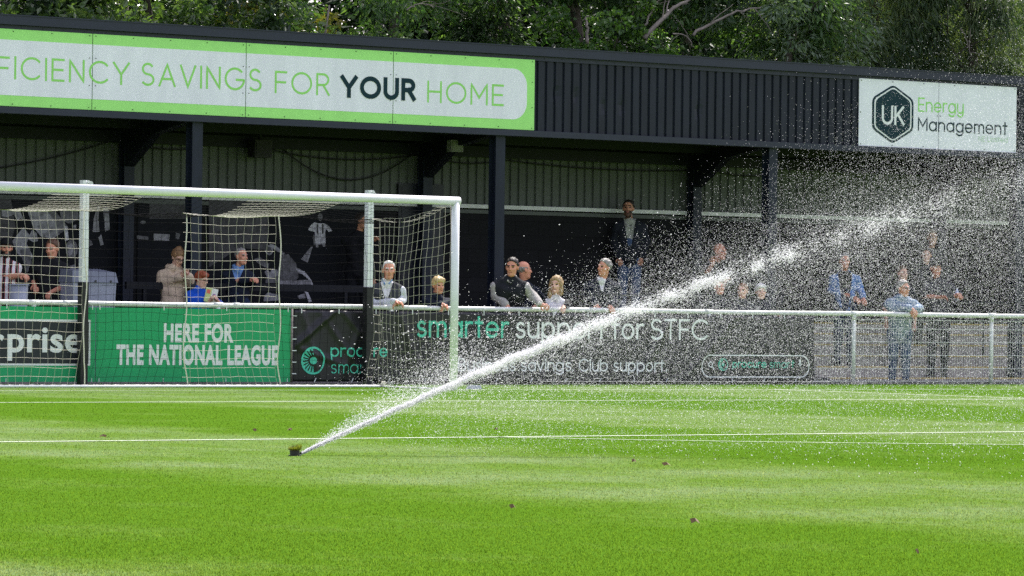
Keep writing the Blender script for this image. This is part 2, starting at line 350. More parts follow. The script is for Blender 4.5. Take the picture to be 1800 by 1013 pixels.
# ---------------------------------------------------------------- things hung on or fixed to the stand
def sag(a, b, drop, n=24):
    a, b = np.array(a), np.array(b); t = np.linspace(0, 1, n)[:, None]; P = a+(b-a)*t; P[:, 2] -= drop*4*t[:, 0]*(1-t[:, 0]); return P
def cable(p0, p1, drop, label, r=.011, Y=YW-.04):
    o = MB().tube(sag(U(*p0, Y), U(*p1, Y), drop), r, 6).build('cable', M['cable'], smooth=True)
    return tag(o, label, 'cable', 'black cables under the stand roof')
cable((-60, 303), (195, 248), .06, 'black cable rising across the cladding at the far left of the stand')
cable((245, 256), (335, 262), .03, 'short black cable between the two leftmost dark columns')
cable((470, 262), (735, 272), .12, 'upper nearly level cable beside the deep sagging loop')
cable((500, 264), (722, 272), .42, 'deeply sagging loop of black cable below the level one')
cable((775, 281), (868, 285), .04, 'short black cable just left of the middle front column')
cable((890, 282), (1215, 300), .06, 'long black cable right of the middle front column')
cable((1255, 300), (1350, 308), .05, 'black cable between the two columns seen through light spray')
def loudspeaker():
    P = U(457, 262, YW-.25); o = empty('loudspeaker', tuple(P))
    mb = MB(); mb.box(-.15, .15, -.1, .1, -.13, .13); mb.build('cabinet', M['cable'], o)
    MB().box(-.13, .13, -.112, -.102, -.11, .11).build('grille', mat('speaker_grille', (.02, .02, .022), .8, .4, 80), o)
    MB().box(-.02, .02, -.02, .02, .13, .45).build('bracket', M['black_steel'], o)
    tag(o, 'black box loudspeaker hanging under the roof on the cladding', 'loudspeaker')
loudspeaker()
def bracket_light(px, py, label):
    P = U(px, py, YW-.32); o = empty('bulkhead_light', tuple(P))
    MB().box(-.06, .06, -.05, .05, -.04, .04).build('housing', M['black_steel'], o)
    MB().box(-.05, .05, -.075, -.052, -.03, .03).build('lens', mat('lens', (.55, .52, .42), .3, .1), o)
    tag(o, label, 'light', 'small lights on the roof haunches')
bracket_light(246, 260, 'small pale light fitting on the leftmost roof haunch')
bracket_light(763, 288, 'small pale light fitting on the haunch left of the middle front column')
o = MB().box(-.11, .11, -.06, .06, -.09, .09).box(-.09, .09, -.067, -.062, -.07, .07).build('junction_box', mat('grey_box', (.16, .17, .15), .6)); o.location = tuple(U(800, 257, YF+1.1)); tag(o, 'grey junction box under the roof left of the middle front column', 'junction box')

# lettering ------------------------------------------------------------------
_FM = {}
def glyphs(text, bold=0.0, res=5):
    key = (text, bold)
    if key in _FM: return _FM[key]
    cu = bpy.data.curves.new('t', 'FONT'); cu.body = text; cu.size = 1; cu.space_character = 1+max(0, bold)*2.2; cu.offset = bold; cu.extrude = .5; cu.resolution_u = res
    ob = bpy.data.objects.new('t', cu); link(ob); dg = bpy.context.evaluated_depsgraph_get(); dg.update()
    me = bpy.data.meshes.new_from_object(ob.evaluated_get(dg)); V = np.array([v.co[:] for v in me.vertices]); Fc = [tuple(p.vertices) for p in me.polygons]
    bpy.data.objects.remove(ob); bpy.data.curves.remove(cu); bpy.data.meshes.remove(me); _FM[key] = (V, Fc); return V, Fc
CAP = glyphs('H')[0][:, 1].max(); XH = glyphs('x')[0][:, 1].max()
def letters(mb, text, x0, x1, zb, zt, y, bold=0.0, x_height=False, m=0, th=.004):
    """put a word on a face looking to -y: from x0 to x1, baseline zb, its capitals (or its x-height) reaching zt"""
    V, Fc = glyphs(text, bold); V = V.copy(); h = XH if x_height else CAP
    V[:, 0] = x0+(V[:, 0]-V[:, 0].min())*(x1-x0)/(V[:, 0].max()-V[:, 0].min())
    z = zb+V[:, 1]*(zt-zb)/h; V = np.stack([V[:, 0], y-(V[:, 2]+.5)*th, z], 1); return mb.add(V, Fc, m)
def word(mb, text, Y, px0, px1, pyt, pyb, **k):
    a = U(px0, (pyt+pyb)/2, Y); b = U(px1, (pyt+pyb)/2, Y); c = (px0+px1)/2
    return letters(mb, text, a[0], b[0], U(c, pyb, Y)[2], U(c, pyt, Y)[2], Y, **k)
def _arc(cx, cy, rx, ry, a0, a1, n=18): return [(cx+rx*math.cos(rad(a0+(a1-a0)*i/n)), cy+ry*math.sin(rad(a0+(a1-a0)*i/n))) for i in range(n+1)]
_bowl = _arc(.34, .35, .34, .35, 0, 360, 30)
STROKES = {                                                          # a round monoline alphabet: width, strokes; capitals are 1 high, small letters .7
 'E': (.55, [[(.55, 1), (0, 1), (0, 0), (.55, 0)], [(0, .51), (.50, .51)]]), 'F': (.55, [[(.55, 1), (0, 1), (0, 0)], [(0, .50), (.50, .50)]]), 'I': (0, [[(0, 0), (0, 1)]]), 'L': (.5, [[(0, 1), (0, 0), (.5, 0)]]),
 'C': (.88, [_arc(.5, .5, .5, .5, 44, 316, 26)]), 'N': (.68, [[(0, 0), (0, 1), (.68, 0), (.68, 1)]]), 'Y': (.76, [[(0, 1), (.38, .45), (.76, 1)], [(.38, .47), (.38, 0)]]),
 'S': (.60, [_arc(.3, .752, .265, .248, 38, 270)[:-1]+_arc(.3, .252, .30, .252, 90, -142)]), 'A': (.80, [[(0, 0), (.40, 1), (.80, 0)], [(.13, .32), (.67, .32)]]), 'V': (.76, [[(0, 1), (.38, 0), (.76, 1)]]),
 'G': (.98, [_arc(.5, .5, .5, .5, 46, 352, 28)+[(.985, .46), (.60, .46)]]), 'O': (1.0, [_arc(.5, .5, .5, .5, 0, 360, 36)]), 'R': (.60, [[(0, 0), (0, 1)], [(0, 1), (.32, 1)]+_arc(.32, .735, .27, .265, 90, -90, 14)+[(0, .47)], [(.32, .47), (.62, 0)]]),
 'U': (.68, [[(0, 1), (0, .34)]+_arc(.34, .34, .34, .34, 180, 360, 16)+[(.68, 1)]]), 'H': (.68, [[(0, 0), (0, 1)], [(.68, 0), (.68, 1)], [(0, .51), (.68, .51)]]), 'M': (.84, [[(0, 0), (0, 1), (.42, .32), (.84, 1), (.84, 0)]]),
 'T': (.66, [[(0, 1), (.66, 1)], [(.33, 1), (.33, 0)]]), 'K': (.60, [[(0, 0), (0, 1)], [(.56, 1), (.02, .42)], [(.18, .58), (.60, 0)]]), 'B': (.62, [[(0, .52), (0, 1), (.32, 1)]+_arc(.32, .76, .24, .24, 90, -90, 12)+[(0, .52)], [(.30, .52)]+_arc(.34, .26, .28, .26, 90, -90, 12)+[(0, 0), (0, .52)]]),
 'a': (.68, [_bowl, [(.68, .70), (.68, 0)]]), 'b': (.68, [_bowl, [(0, 1), (0, 0)]]), 'd': (.68, [_bowl, [(.68, 1), (.68, 0)]]), 'p': (.68, [_bowl, [(0, .70), (0, -.28)]]), 'o': (.68, [_bowl]), 'c': (.60, [_arc(.34, .35, .34, .35, 46, 314, 24)]),
 'e': (.68, [_arc(.34, .35, .34, .35, 4, 318, 26), [(.02, .35), (.67, .35)]]), 'g': (.68, [_bowl, [(.68, .70), (.68, -.02)]+_arc(.34, -.02, .34, .27, 0, -150, 14)]), 'l': (0, [[(0, 0), (0, 1)]]), 'i': (0, [[(0, 0), (0, .70)], [(0, .90), (0, .985)]]),
 'm': (.92, [[(0, 0), (0, .70)], _arc(.23, .46, .23, .24, 180, 0, 12)+[(.46, 0)], _arc(.69, .46, .23, .24, 180, 0, 12)+[(.92, 0)]]), 'n': (.58, [[(0, 0), (0, .70)], _arc(.29, .42, .29, .28, 180, 0, 14)+[(.58, 0)]]), 'r': (.32, [[(0, 0), (0, .70)], _arc(.27, .43, .27, .27, 180, 72, 10)]),
 's': (.46, [_arc(.23, .527, .20, .173, 35, 270)[:-1]+_arc(.23, .177, .23, .177, 90, -145)]), 't': (.38, [[(.18, .95), (.18, .0)], [(0, .69), (.38, .69)]]), 'f': (.36, [[(.13, 0), (.13, .78)]+_arc(.33, .78, .20, .21, 180, 85, 8), [(0, .69), (.34, .69)]]),
 'u': (.58, [[(0, .70), (0, .28)]+_arc(.29, .28, .29, .28, 180, 360, 14), [(.58, .70), (.58, 0)]]), 'v': (.58, [[(0, .70), (.29, 0), (.58, .70)]]), 'y': (.58, [[(0, .70), (0, .28)]+_arc(.29, .28, .29, .28, 180, 360, 14), [(.58, .70), (.58, -.02)]+_arc(.29, -.02, .29, .27, 0, -150, 14)]), '.': (.06, [[(.03, 0), (.03, .085)]]),
}
def stroked(mb, text, Y, px0, px1, pyt, pyb, wt=.10, gap=.22, x_height=False, m=0, rnd=False):
    """a word drawn in even round strokes on a face looking to -y, fitted between measured edges"""
    cx = (px0+px1)/2; X0, X1 = U(px0, (pyt+pyb)/2, Y)[0], U(px1, (pyt+pyb)/2, Y)[0]; zb, zt = U(cx, pyb, Y)[2], U(cx, pyt, Y)[2]; ch = (zt-zb)/(.70 if x_height else 1.0)
    x = 0; items = []
    for c in text:
        if c == ' ': x += .42; continue
        wd, st_ = STROKES[c]; items += [[(x+a, b) for a, b in q] for q in st_]; x += wd+gap+wt
    tot = x-gap-wt; hw = wt*ch/2; sx = (X1-X0-2*hw)/tot; k = 0
    for q in items:
        P = [(X0+hw+a*sx, zb+hw+b*(ch-2*hw)/1.0) for a, b in q]; D = [P[0]]
        for b_ in P[1:]:                                             # no doubled points; long strokes in short lengths so that they follow a creased sheet
            a_ = D[-1]; L_ = math.hypot(b_[0]-a_[0], b_[1]-a_[1])
            if L_ < 1e-4: continue
            D += [(a_[0]+(b_[0]-a_[0])*j/max(1, int(L_/.06)), a_[1]+(b_[1]-a_[1])*j/max(1, int(L_/.06))) for j in range(1, max(1, int(L_/.06))+1)]
        P = np.array(D); n = len(P); closed = np.allclose(P[0], P[-1], atol=1e-5) and n > 8
        if not closed and not rnd and n == 2: pass
        T = P[1:]-P[:-1]; T /= np.linalg.norm(T, axis=1)[:, None]+1e-12; N = np.stack([-T[:, 1], T[:, 0]], 1); off = np.zeros_like(P)
        for i in range(n):
            a = N[i-1] if i > 0 else (N[-1] if closed else N[0]); b = N[i] if i < n-1 else (N[0] if closed else N[-1]); s = a+b; d = max(.35, (s @ s)/2); off[i] = s/d
        if not closed: P[0] = P[0]-T[0]*hw*(1 if n == 2 else .98); P[-1] = P[-1]+T[-1]*hw*(1 if n == 2 else .98)
        y = Y-.0006-.00022*(k % 12); k += 1; V = []
        for i in range(n): V += [(P[i][0]+off[i][0]*hw, y, P[i][1]+off[i][1]*hw), (P[i][0]-off[i][0]*hw, y, P[i][1]-off[i][1]*hw)]
        mb.add(V, [(2*i, 2*i+1, 2*i+3, 2*i+2) for i in range(n-1)], m)
    return mb
def rrect(x0, x1, z0, z1, r, n=8, corners='1111'):
    P = []
    for (cx, cz, a0, on) in ((x1-r, z0+r, -90, corners[0]), (x1-r, z1-r, 0, corners[1]), (x0+r, z1-r, 90, corners[2]), (x0+r, z0+r, 180, corners[3])):
        if on == '1': P += [(cx+r*math.cos(rad(a0+90*i/n)), cz+r*math.sin(rad(a0+90*i/n))) for i in range(n+1)]
        else: P.append((cx+(r if cx > (x0+x1)/2 else -r), cz+(r if cz > (z0+z1)/2 else -r)))
    return P
def ring(mb, cx, cz, ro, ri, y0, y1, n=40, m=0, a0=0, a1=360):
    A = [rad(a0+(a1-a0)*i/n) for i in range(n+1)]
    V = [(cx+r*math.cos(a), y, cz+r*math.sin(a)) for y in (y0, y1) for r in (ro, ri) for a in A]; k = n+1; Fc = []
    for i in range(n): Fc += [(i, i+1, k+i+1, k+i), (i, 2*k+i, 2*k+i+1, i+1), (k+i, k+i+1, 3*k+i+1, 3*k+i)]
    return mb.add(V, Fc, m)

# green sign on the fascia
YS = YF-.03
def green_sign():
    x1 = U(940, 170, YS)[0]; zt, zb = 4.845, 3.785; seams = [U(q, 150, YS)[0] for q in (691, 432, 162)]; x0 = seams[-1]-2.5
    o = empty('sponsor_sign', (x1, YS, zb)); T = Matrix.Translation((-x1, -YS, -zb))
    def part(mb, nm, m):
        q = mb.build(nm, m, o); q.matrix_parent_inverse = T; return q
    edges = [x1]+seams+[x0-.0]
    bw = (U(800, 111, YS)[2]-U(800, 129, YS)[2])*.98
    for i in range(4):
        a, b = edges[i+1]+.006, edges[i]-.006
        mb = MB(); mb.box(a, b, YS, YS+.012, zb, zt, 0)
        part(mb, 'sign_panel', M['sign_green'])
        mb = MB(); xr = b if i else U(926, 170, YS)[0]
        mb.prism(rrect(a, xr, zb+bw, zt-bw, .26 if i == 0 else .05, 10, '1100' if i == 0 else '0000'), YS-.004, YS-.0005)
        part(mb, 'printed_field', M['sign_white'])
    Yt = YS-.0045
    mb = MB()
    for t, a, b, pt, pb in (('EFF', -84, 17, 97, 138), ('ICIENCY', 25, 228, 104.5, 145.0), ('SAVINGS', 248, 460, 115.5, 156), ('FOR', 483, 579, 127, 166.3), ('HOME', 751, 885.5, 145.4, 183.6)):
        stroked(mb, t, Yt, a, b, pt, pb, wt=.098)
    part(mb, 'lettering', M['letter_green'])
    mb = MB(); stroked(mb, 'YOUR', Yt, 597, 731.5, 134, 176, wt=.235, gap=.13); part(mb, 'lettering_edge', M['letter_white'])
    mb = MB(); stroked(mb, 'YOUR', Yt-.0034, 598.5, 730.2, 135.2, 174.8, wt=.205, gap=.16); part(mb, 'lettering', M['teal_dark'])
    mb = MB()
    for i in range(4):
        a, b = edges[i+1]+.05, edges[i]-.05
        for x in np.linspace(a, b, 5):
            for z in (zb+.03, zt-.03): mb.tube([(x, YS-.0005, z), (x, YS-.009, z)], .007, 8)
        for z in (zb+.34, zt-.34):
            for x in (a, b): mb.tube([(x, YS-.0045, z), (x, YS-.011, z)], .007, 8)
    part(mb, 'screws', M['screw'])
    mb = MB()
    for e in seams: mb.box(e-.006, e+.006, YS+.006, YS+.011, zb, zt)
    part(mb, 'seam', M['seam'])
    tag(o, 'long green and white banner sign on the fascia reading SAVINGS FOR YOUR HOME', 'sign')
green_sign()
def white_sign():
    x0 = U(1510, 198, YS)[0]; x1 = U(1786.5, 212, YS)[0]; zb, zt = 3.78, 4.86; xm = U(1650, 200, YS)[0]
    o = empty('company_sign', (x0, YS, zb)); T = Matrix.Translation((-x0, -YS, -zb))
    def part(mb, nm, m):
        q = mb.build(nm, m, o); q.matrix_parent_inverse = T; return q
    part(MB().box(x0, xm-.005, YS, YS+.012, zb, zt), 'sign_panel', M['sign_white']); part(MB().box(xm+.005, x1, YS, YS+.012, zb, zt), 'sign_panel', M['sign_white'])
    c = U(1569.3, 201, YS); w_ = (U(1605.6, 201, YS)[0]-U(1533, 201, YS)[0])/2; h_ = (U(1569, 149, YS)[2]-U(1569, 253, YS)[2])/2
    def hexa(k):
        P = [(0, 1), (1, .52), (1, -.52), (0, -1), (-1, -.52), (-1, .52)]; Q = []
        for i in range(6):
            p, q, r = np.array(P[i-1]), np.array(P[i]), np.array(P[(i+1) % 6])
            for t in np.linspace(0, 1, 6):
                a = q+(p-q)*.16; b = q+(r-q)*.16; Q.append((1-t)**2*a+2*t*(1-t)*q+t*t*b)
        return [(c[0]+w_*x*k-.0, c[2]+h_*z*(1-(1-k)*.75)) for x, z in Q][::-1]
    part(MB().prism(hexa(1), YS-.003, YS-.0005), 'emblem', M['teal_dark'])
    part(MB().prism(hexa(.90), YS-.006, YS-.0035), 'emblem_line', M['letter_white']); part(MB().prism(hexa(.835), YS-.009, YS-.0065), 'emblem_field', M['teal_dark'])
    mb = MB(); stroked(mb, 'UK', YS-.0095, 1550, 1590, 186, 220, wt=.14, gap=.10); part(mb, 'lettering', M['letter_white'])
    mb = MB(); stroked(mb, 'Energy', YS-.001, 1614, 1694, 173.5, 198.5, wt=.105, gap=.14); part(mb, 'lettering', M['letter_green'])
    mb = MB(); stroked(mb, 'Management', YS-.001, 1613.5, 1771, 210, 234, wt=.12, gap=.13); part(mb, 'lettering', M['teal_dark'])
    mb = MB(); stroked(mb, 'NE Limited', YS-.001, 1720, 1771, 240.3, 249.8, wt=.10, gap=.16); part(mb, 'lettering', M['pale_green'])
    mb = MB()
    for x in np.linspace(x0+.04, x1-.04, 6):
        for z in (zb+.03, zt-.03): mb.tube([(x, YS, z), (x, YS-.006, z)], .009, 8)
    for x in (x0+.03, xm-.03, xm+.03, x1-.03): mb.tube([(x, YS, (zb+zt)/2), (x, YS-.006, (zb+zt)/2)], .009, 8)
    part(mb, 'screws', M['screw']); part(MB().box(xm-.005, xm+.005, YS+.006, YS+.011, zb, zt), 'seam', M['seam'])
    tag(o, 'white company sign with a dark teal hexagon emblem on the right of the fascia', 'sign')
white_sign()

# pale paintings on the dark back wall: loose grey shapes of players, built as flat printed panels
YM = YW-.012
GREY = [mat('print_grey_%d' % i, (g, g, g*1.06), .7, .6, 13) for i, g in enumerate((.05, .12, .25, .45))]
def mural(px0, px1, py0, py1, shapes, label):
    a, b = U(px0, py1, YM), U(px1, py0, YM)
    o = empty('mural_panel', (a[0], YM, a[2])); T = Matrix.Translation((-a[0], -YM, -a[2]))
    q = MB().box(a[0], b[0], YM-.008, YM, U((px0+px1)/2, py1, YM)[2], U((px0+px1)/2, py0, YM)[2]).build('backing', mat('mural_black', (.008, .0095, .0125), .7, .2, spec=.15), o); q.matrix_parent_inverse = T
    mb = MB()
    for i, (g, pts) in enumerate(shapes):
        P = [U(x, y, YM) for x, y in pts]; P = [(q_[0], q_[2]) for q_ in P]
        if sum(P[j-1][0]*P[j][1]-P[j][0]*P[j-1][1] for j in range(len(P))) < 0: P = P[::-1]
        d = .0085+.0006*(i+1); mb.prism(P, YM-d-.0004, YM-.0081, g)
    q = mb.build('printed_figure', GREY, o); q.matrix_parent_inverse = T
    tag(o, label, 'mural', 'murals on the back wall')
def blob(cx, cy, rx, ry, rot=0, n=14): return [(cx+rx*math.cos(t)*math.cos(rot)-ry*math.sin(t)*math.sin(rot), cy+rx*math.cos(t)*math.sin(rot)+ry*math.sin(t)*math.cos(rot)) for t in np.linspace(0, 2*math.pi, n, endpoint=False)]
mural(-60, 205, 342, 540, [
    (2, [(48, 372), (62, 367), (82, 370), (96, 390), (104, 412), (92, 420), (72, 416), (58, 400), (52, 384)]), (1, [(82, 370), (92, 366), (110, 388), (120, 400), (104, 412), (96, 390)]),
    (2, [(21, 424), (40, 400), (52, 414), (46, 428), (58, 452), (48, 462), (30, 446)]), (2, [(48, 420), (56, 404), (64, 410), (66, 424), (58, 426)]), (2, [(20, 372), (34, 370), (42, 388), (36, 384), (30, 388)]),
    (1, [(34, 440), (52, 436), (56, 470), (46, 480), (40, 460)]), (1, [(104, 372), (136, 366), (138, 384), (122, 394), (108, 388)]), (3, [(113, 398), (118, 398), (120, 422), (114, 424)]), (2, [(128, 396), (133, 395), (133, 402), (128, 402)]),
    (1, blob(125, 438, 11, 16)), (2, [(118, 432), (124, 428), (130, 434), (126, 446), (120, 452)]), (2, [(116, 469), (131, 465), (133, 474), (118, 476)]),
    (2, [(162, 408), (164, 384), (170, 364), (174, 362), (172, 384), (174, 408)]), (2, [(180, 366), (190, 364), (192, 404), (184, 407), (182, 384)]), (1, [(152, 418), (160, 424), (162, 430), (152, 436)]), (2, [(172, 418), (177, 412), (181, 430), (176, 432)]),
    (0, [(-50, 350), (18, 350), (26, 398), (14, 440), (-50, 450)]), (2, [(2, 368), (20, 366), (26, 376), (12, 382), (2, 380)])],
    'mural of pale grey blurred players on black behind the goal net, leftmost')
mural(240, 330, 345, 540, [(2, [(269, 411), (298, 412), (297, 424), (270, 423)]), (3, [(281, 371), (286, 371), (286, 377), (281, 377)]), (1, blob(251, 391, 5, 3)), (1, [(308, 409), (316, 411), (314, 421), (308, 420)]), (1, [(240, 414), (260, 416), (260, 422), (240, 420)]), (0, [(262, 350), (330, 350), (330, 385), (262, 385)])],
    'plain dark mural panel with one small pale rectangle above the woman in beige')
mural(362, 640, 345, 545, [
    (3, [(545, 397), (552, 391), (558, 393), (570, 393), (578, 398), (583, 406), (577, 408), (572, 402), (571, 410), (572, 428), (553, 428), (553, 408), (545, 406), (541, 404)]), (0, [(556, 394), (559, 394), (559, 411), (556, 411)]), (0, [(565, 394), (568, 394), (568, 411), (565, 411)]),
    (2, [(554, 428), (571, 428), (571, 434), (567, 434), (566, 430), (559, 430), (559, 435), (555, 435)]), (1, blob(562, 382, 4.5, 7)), (1, [(551, 412), (554, 430), (551, 431), (549, 418)]),
    (2, [(528, 456), (546, 434), (549, 434), (540, 462)]), (1, [(486, 482), (494, 448), (506, 447), (520, 464), (524, 488), (514, 497), (466, 498), (466, 492)]), (2, [(464, 478), (470, 474), (474, 480), (478, 472), (486, 474), (488, 484), (470, 490)]),
    (2, [(472, 428), (484, 432), (500, 446), (496, 448), (480, 438)]), (1, [(445, 456), (456, 452), (472, 464), (470, 472), (456, 466)]), (2, [(518, 470), (528, 474), (530, 482), (522, 480)]), (3, [(520, 474), (534, 477), (546, 492), (550, 502), (546, 502), (540, 490), (530, 482)]), (2, [(490, 494), (545, 492), (546, 500), (490, 501)]),
    (2, blob(472, 440, 7, 9)), (0, blob(472, 440, 4.5, 6)), (2, [(386, 404), (406, 408), (405, 411), (386, 406)]), (1, blob(391, 392, 6, 8)), (2, [(464, 520), (470, 514), (486, 518), (490, 528), (462, 530)]), (3, [(534, 512), (540, 514), (547, 530), (542, 532)]), (2, [(522, 520), (534, 516), (536, 524), (524, 526)]), (0, [(366, 350), (470, 352), (470, 440), (420, 436), (366, 470)])],
    'mural of a small striped player and a crouching grey figure on black')
o = MB().box(-.42, .42, -.03, .0, -1.05, 1.05).box(-.36, .36, -.036, -.031, -1.0, 1.0).build('dark_panel', mat('dark_door', lin('161b25'), .5, .2, 3)); _p = U(737, 470, YW-.002); o.location = (_p[0], YW-.002, 1.95); tag(o, 'plain dark panel on the back wall beside the right goalpost', 'panel')
# ---------------------------------------------------------------- perimeter rail with mesh panels
ZR = 1.083
POSTS = [39.6+2.86*i for i in range(-9, 5)]
ra = empty('perimeter_rail', (39.6, YR, 0)); tag(ra, 'white tubular perimeter rail with wire mesh bays along the pitch edge', 'railing')
_TR = Matrix.Translation((-39.6, -YR, 0))
def rpart(mb, name, m, smooth=False):
    o = mb.build(name, m, ra, smooth); o.matrix_parent_inverse = _TR; return o
rpart(MB().tube([(x, YR, ZR+.004*math.sin(x*1.3)) for x in np.arange(POSTS[0], POSTS[-1]+.1, .4)], .036, 16), 'top_rail', M['old_white'], True)
for x in POSTS:
    rpart(MB().tube([(x, YR, 0), (x, YR, ZR-.02)], .031, 14), 'post', M['old_white'], True)
    mb = MB().tube([(x-.075, YR, ZR), (x+.075, YR, ZR)], .043, 14); mb.tube([(x, YR, ZR-.09), (x, YR, ZR-.02)], .039, 14); rpart(mb, 'clamp', M['old_white'], True)
for px in (115, 415, 690, 1040, 1245):
    x = U(px, 535, YR)[0]; rpart(MB().tube([(x-.05, YR, ZR), (x+.05, YR, ZR)], .0415, 14), 'coupling', M['old_white'], True)
for i in range(7, len(POSTS)-1):                                     # wire mesh between the posts
    x0, x1 = POSTS[i]+.05, POSTS[i+1]-.05; mb = MB(); y = YR+.0
    for x in np.arange(x0, x1+.001, (x1-x0)/54): mb.tube([(x, y, .045), (x, y, 1.0)], .0030, 4, caps=False)
    for z in (.045, .245, .45, .655, .86, 1.0): mb.tube([(x0-.01, y-.006, z), (x1+.01, y-.006, z)], .0042, 5, caps=False)
    mb.box(x0-.05, x0, y-.012, y-.004, .855, .872); mb.box(x1, x1+.05, y-.012, y-.004, .855, .872); mb.box(x0-.05, x0, y-.012, y-.004, .24, .252); mb.box(x1, x1+.05, y-.012, y-.004, .24, .252)
    rpart(mb, 'mesh_panel', M['old_white'])
o = MB().box(-.16, .16, -.09, .09, -.01, .035).build('concrete_footing', M['concrete']); o.location = (39.62, YR-.02, 0); tag(o, 'pale concrete pad round the foot of the white fence post', 'footing')
MB().box(31.0, 70, YR+.055, YR+.165, 0, .058).build('kerb', M['concrete_dk'])['kind'] = 'structure'

# ---------------------------------------------------------------- advertising boards tied to the rail
YB = YR-.055
def banner_sheet(x0, x1, z0, z1, y, folds, nx=160, nz=26, top=None):
    """a hanging vinyl sheet with soft creases"""
    xs = np.linspace(x0, x1, nx); zs = np.linspace(z0, z1, nz); X, Z = np.meshgrid(xs, zs); D = np.zeros_like(X)
    for (ax, az, bx, bz, wd, amp) in folds:
        d = np.array([bx-ax, bz-az]); Lg = np.hypot(*d); d /= Lg
        s = (X-ax)*d[0]+(Z-az)*d[1]; q = -(X-ax)*d[1]+(Z-az)*d[0]
        D += amp*np.exp(-(q/wd)**2)/(1+np.exp(-(s)/.03))/(1+np.exp((s-Lg)/.08))
    D += .004*np.sin(X*7+Z*3)+.003*np.sin(X*17-Z*5)
    return X, Z, y-D
def sheet_mesh(name, X, Z, Y, m, parent, T):
    nz, nx = X.shape; V = np.stack([X, Y, Z], -1).reshape(-1, 3)
    Fc = [(j*nx+i, j*nx+i+1, (j+1)*nx+i+1, (j+1)*nx+i) for j in range(nz-1) for i in range(nx-1)]
    o = fast_mesh(name, V, Fc, m, parent, smooth=True); o.matrix_parent_inverse = T
    md = o.modifiers.new('thickness', 'SOLIDIFY'); md.thickness = .004; md.offset = -1; return o
def rigid_board(px0, px1, name, label, fill, z0=.035, z1=1.035):
    x0 = U(px0, 600, YB)[0]; x1 = U(px1, 600, YB)[0]
    o = empty(name, (x0, YB, z0)); T = Matrix.Translation((-x0, -YB, -z0))
    def part(mb, nm, m):
        q = mb.build(nm, m, o); q.matrix_parent_inverse = T; return q
    part(MB().box(x0, x1, YB, YB+.012, z0, z1), 'board', M['board_green']); fill(part, x0, x1)
    mb = MB()
    for x in np.linspace(x0+.05, x1-.05, max(3, int((x1-x0)/.7))): mb.box(x-.006, x+.006, YB-.004, YB-.001, z1-.03, z1+.03); mb.box(x-.004, x+.004, YB-.004, YB-.001, z0, z0+.05)
    part(mb, 'cable_tie', M['letter_white']); tag(o, label, 'advertising board'); return o
def fill_a(part, x0, x1):
    xr = U(159, 600, YB)[0]; zt, zb = U(120, 562, YB)[2], U(120, 643, YB)[2]
    xl = xr-3.3
    part(MB().box(xl, xr, YB-.002, YB-.0004, zb, zt), 'panel_border', M['letter_white']); e = .028
    part(MB().box(xl+e, xr-e, YB-.004, YB-.0024, zb+e, zt-e), 'panel', M['board_dark'])
    mb = MB(); word(mb, 'prise', YB-.0044, 13, 143, 589.5, 618.3, bold=.022, x_height=True, th=.002); word(mb, 'Enter', YB-.0044, -112, 7, 589.5, 618.3, bold=.022, x_height=True, th=.002)
    part(mb, 'lettering', M['letter_white'])
rigid_board(-150, 167.5, 'advertising_board', 'green board with a black white-edged panel lettered prise behind the goal', fill_a)
def fill_b(part, x0, x1):
    mb = MB(); word(mb, 'HERE FOR', YB-.001, 288, 410.5, 571, 600.3, bold=.045, th=.002); word(mb, 'THE NATIONAL LEAGUE', YB-.001, 204.5, 489, 608.7, 640, bold=.045, th=.002)
    part(mb, 'lettering', M['letter_white'])
rigid_board(169, 511, 'advertising_board', 'green board lettered HERE FOR THE NATIONAL LEAGUE behind the goal net', fill_b)

